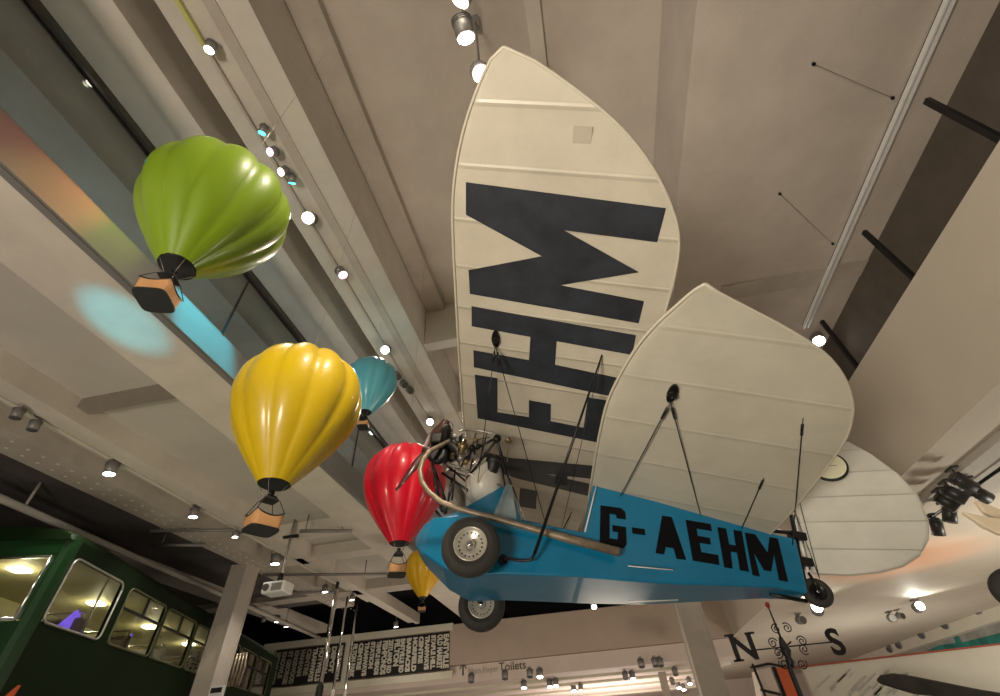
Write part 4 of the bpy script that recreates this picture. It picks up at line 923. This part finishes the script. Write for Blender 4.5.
# pale lantern-like display left of the board
yl = 9.5
def lw_(px, py): q = W(px, py, 'y', yl); return V((q.x, 0, q.z))
t = thing('lit_display_case', 'bright white display case with thin dark frame below the vane', 'display case', (0, yl, 0))
cpts = [lw_(757, 668), lw_(772, 664), lw_(783, 688), lw_(768, 700)]
MB().prism([lw_(757, 670), lw_(776, 666), lw_(790, 700), lw_(764, 705)], (0, .4, 0)).build('case_body', M['wallp'], t)
for a_, b_ in [((752, 664), (766, 700)), ((750, 668), (768, 664)), ((768, 664), (790, 668)), ((760, 690), (786, 696))]:
    MB().tube([lw_(*a_) + V((0, -.03, 0)), lw_(*b_) + V((0, -.03, 0))], .02, 6).build('frame_bar', M['vane'], t)
MB().box(lw_(764, 700).x, lw_(788, 700).x, .05, .35, 0, lw_(775, 700).z).build('plinth', M['wallp'], t)
# teal mural on the outer wall
def mw(px, py): q = W(px, py, 'x', 10.49); return V((.01, q.y, q.z))
t = thing('mural', 'teal and grey painted mural band on the wall at lower right', 'mural', (10.49, 0, 0))
MB().prism([mw(870, 664), mw(910, 640), mw(950, 630), mw(1012, 612), mw(1012, 650)], (-.02, 0, 0)).build('backdrop_panel', M['muralg'], t)
MB().prism([mw(926, 652), mw(940, 645), mw(965, 642), mw(1012, 630), mw(1012, 646), mw(960, 652)], (-.03, 0, 0)).build('teal_shape', M['muralt'], t)
MB().prism([mw(952, 632), mw(955, 631), mw(963, 643), mw(958, 646)], (-.035, 0, 0)).build('teal_stroke', M['muralt'], t)
# pale wooden blades and dark wheel entering at the right edge
yk = 3.0
def kw(px, py): q = W(px, py, 'y', yk); return V((q.x, 0, q.z))
c_ = kw(1045, 520)
for poly, l in [([(962, 511), (975, 514), (1000, 518), (1040, 515), (1046, 540), (1000, 534), (985, 527)], 'long pale wooden propeller blade pointing in from the right edge'),
                ([(990, 489), (996, 491), (1012, 497), (1046, 510), (1040, 522), (1000, 502)], 'short pale blade tip above the long pale blade')]:
    ps = [kw(*q_) for q_ in poly]; cc = ps[3]; ybl = yk + (.15 if 'short' in l else 0)
    t = thing('wooden_blade', l, 'propeller blade', (cc.x, ybl, cc.z))
    MB().prism([p_ - cc for p_ in ps], (0, .03, 0)).build('blade', M['creamwood'], t, bevel=.008)
    MB().tube([V((.02, .015, -.02)), V((.02, .015, -cc.z))], .015, 8).build('support_pole', M['blackm'], t)
p_ = kw(1015, 590)
t = thing('display_wheel', 'black rounded rim cut by the right side of the picture', 'wheel_exhibit', (p_.x, yk, p_.z))  # modelled as a dark wheel with a tyre
MB().lathe((0, -.03, 0), (.3, 1, 0), [(0, .06), (.01, .10), (.06, .10), (.07, .06)], 24).build('tyre', M['tyre'], t)
MB().tube([(.06, 0, -.05), (.06, 0, -p_.z)], .015, 8).build('support_pole', M['blackm'], t)

# ------------------------------------------------------------------ light
w = bpy.data.worlds.new('hall_air'); bpy.context.scene.world = w; w.use_nodes = True
bg = w.node_tree.nodes['Background']; bg.inputs[0].default_value = (1, .90, .76, 1); bg.inputs[1].default_value = .14
def area(name, loc, aim, size, e, col):
    ld = bpy.data.lights.new(name, 'AREA'); ld.shape = 'DISK'; ld.size = size; ld.energy = e; ld.color = col
    o = bpy.data.objects.new(name, ld); C.objects.link(o); o.location = loc; o.rotation_euler = (V(aim) - V(loc)).to_track_quat('-Z', 'Y').to_euler(); return o
area('bounce_fill', (-2.2, -3.6, .4), (-.5, 3, 7), 1.5, 270, (1, .87, .72))  # unseen area lamps added as fill, in place of floor bounce
area('bounce_fill', (-5.0, 2.0, .4), (-5.6, 4, 6), 1.2, 18, (1, .90, .77))
area('bounce_fill', (0, 10.5, .4), (0, 11.5, 6), 1.5, 105, (1, .84, .66))
area('bounce_fill', (7.5, 7, .4), (7, 8, 4), 1.5, 170, (1, .93, .80))
area('bounce_fill', (0, 22, .4), (0, 22, 4), 3, 300, (1, .86, .76))
area('bounce_fill', (-6, 12.5, .4), (-5, 15, 4), 1.5, 60, (1, .86, .70))
def fill_spot(name, loc, aim, e, col, ang, soft=.25, blend=1):
    ld = bpy.data.lights.new(name, 'SPOT'); ld.energy = e; ld.color = col; ld.spot_size = math.radians(ang); ld.spot_blend = blend; ld.shadow_soft_size = soft
    o = bpy.data.objects.new(name, ld); C.objects.link(o); o.location = loc; o.rotation_euler = (V(aim) - V(loc)).to_track_quat('-Z', 'Y').to_euler(); return o
fill_spot('added_floor_fill', (-2.5, -2.6, .5), LW((.8, -2.7, .2)), 1150, (1, .89, .74), 56, .8)  # unseen spot added to brighten the wing undersides
fill_spot('added_floor_fill', (-3.6, 2.5, .3), (-4.0, 5, ZS), 110, (.80, .80, .38), 75, .3)  # unseen spot added to tint the edge beam underside yellow-green
fill_spot('added_floor_fill', (-3.3, -2.6, .4), W(125, 322, 'z', ZS), 1500, TEAL, 6.5, .03, .8)  # unseen teal spot added for the patch on the balcony underside
area('bounce_fill', (6.8, 15, .4), (6.8, 17, 4), 1.5, 70, (1, .95, .85))
fill_spot('added_floor_fill', (6.5, 9, .3), W(905, 560, 'z', ZH), 330, (1, .42, .2), 48, .2)  # unseen orange spot added to colour the east soffit
area('gallery_fill', (-7.2, 2.0, ZS + .5), (-5.5, 3, ZC), .8, 26, (.86, .95, 1))  # unseen lamps added to brighten the gallery ceiling behind the glass
area('gallery_fill', (-7.2, 7.0, ZS + .5), (-5.5, 8, ZC), .8, 30, (.9, .95, 1))
sc = bpy.context.scene
sc.view_settings.view_transform = 'Standard'; sc.view_settings.look = 'None'; sc.view_settings.gamma = 1; sc.view_settings.use_curve_mapping = False; sc.view_settings.exposure = 0
sc.cycles.max_bounces = 6; sc.cycles.sample_clamp_indirect = 4; sc.cycles.transparent_max_bounces = 12; sc.cycles.use_denoising = True
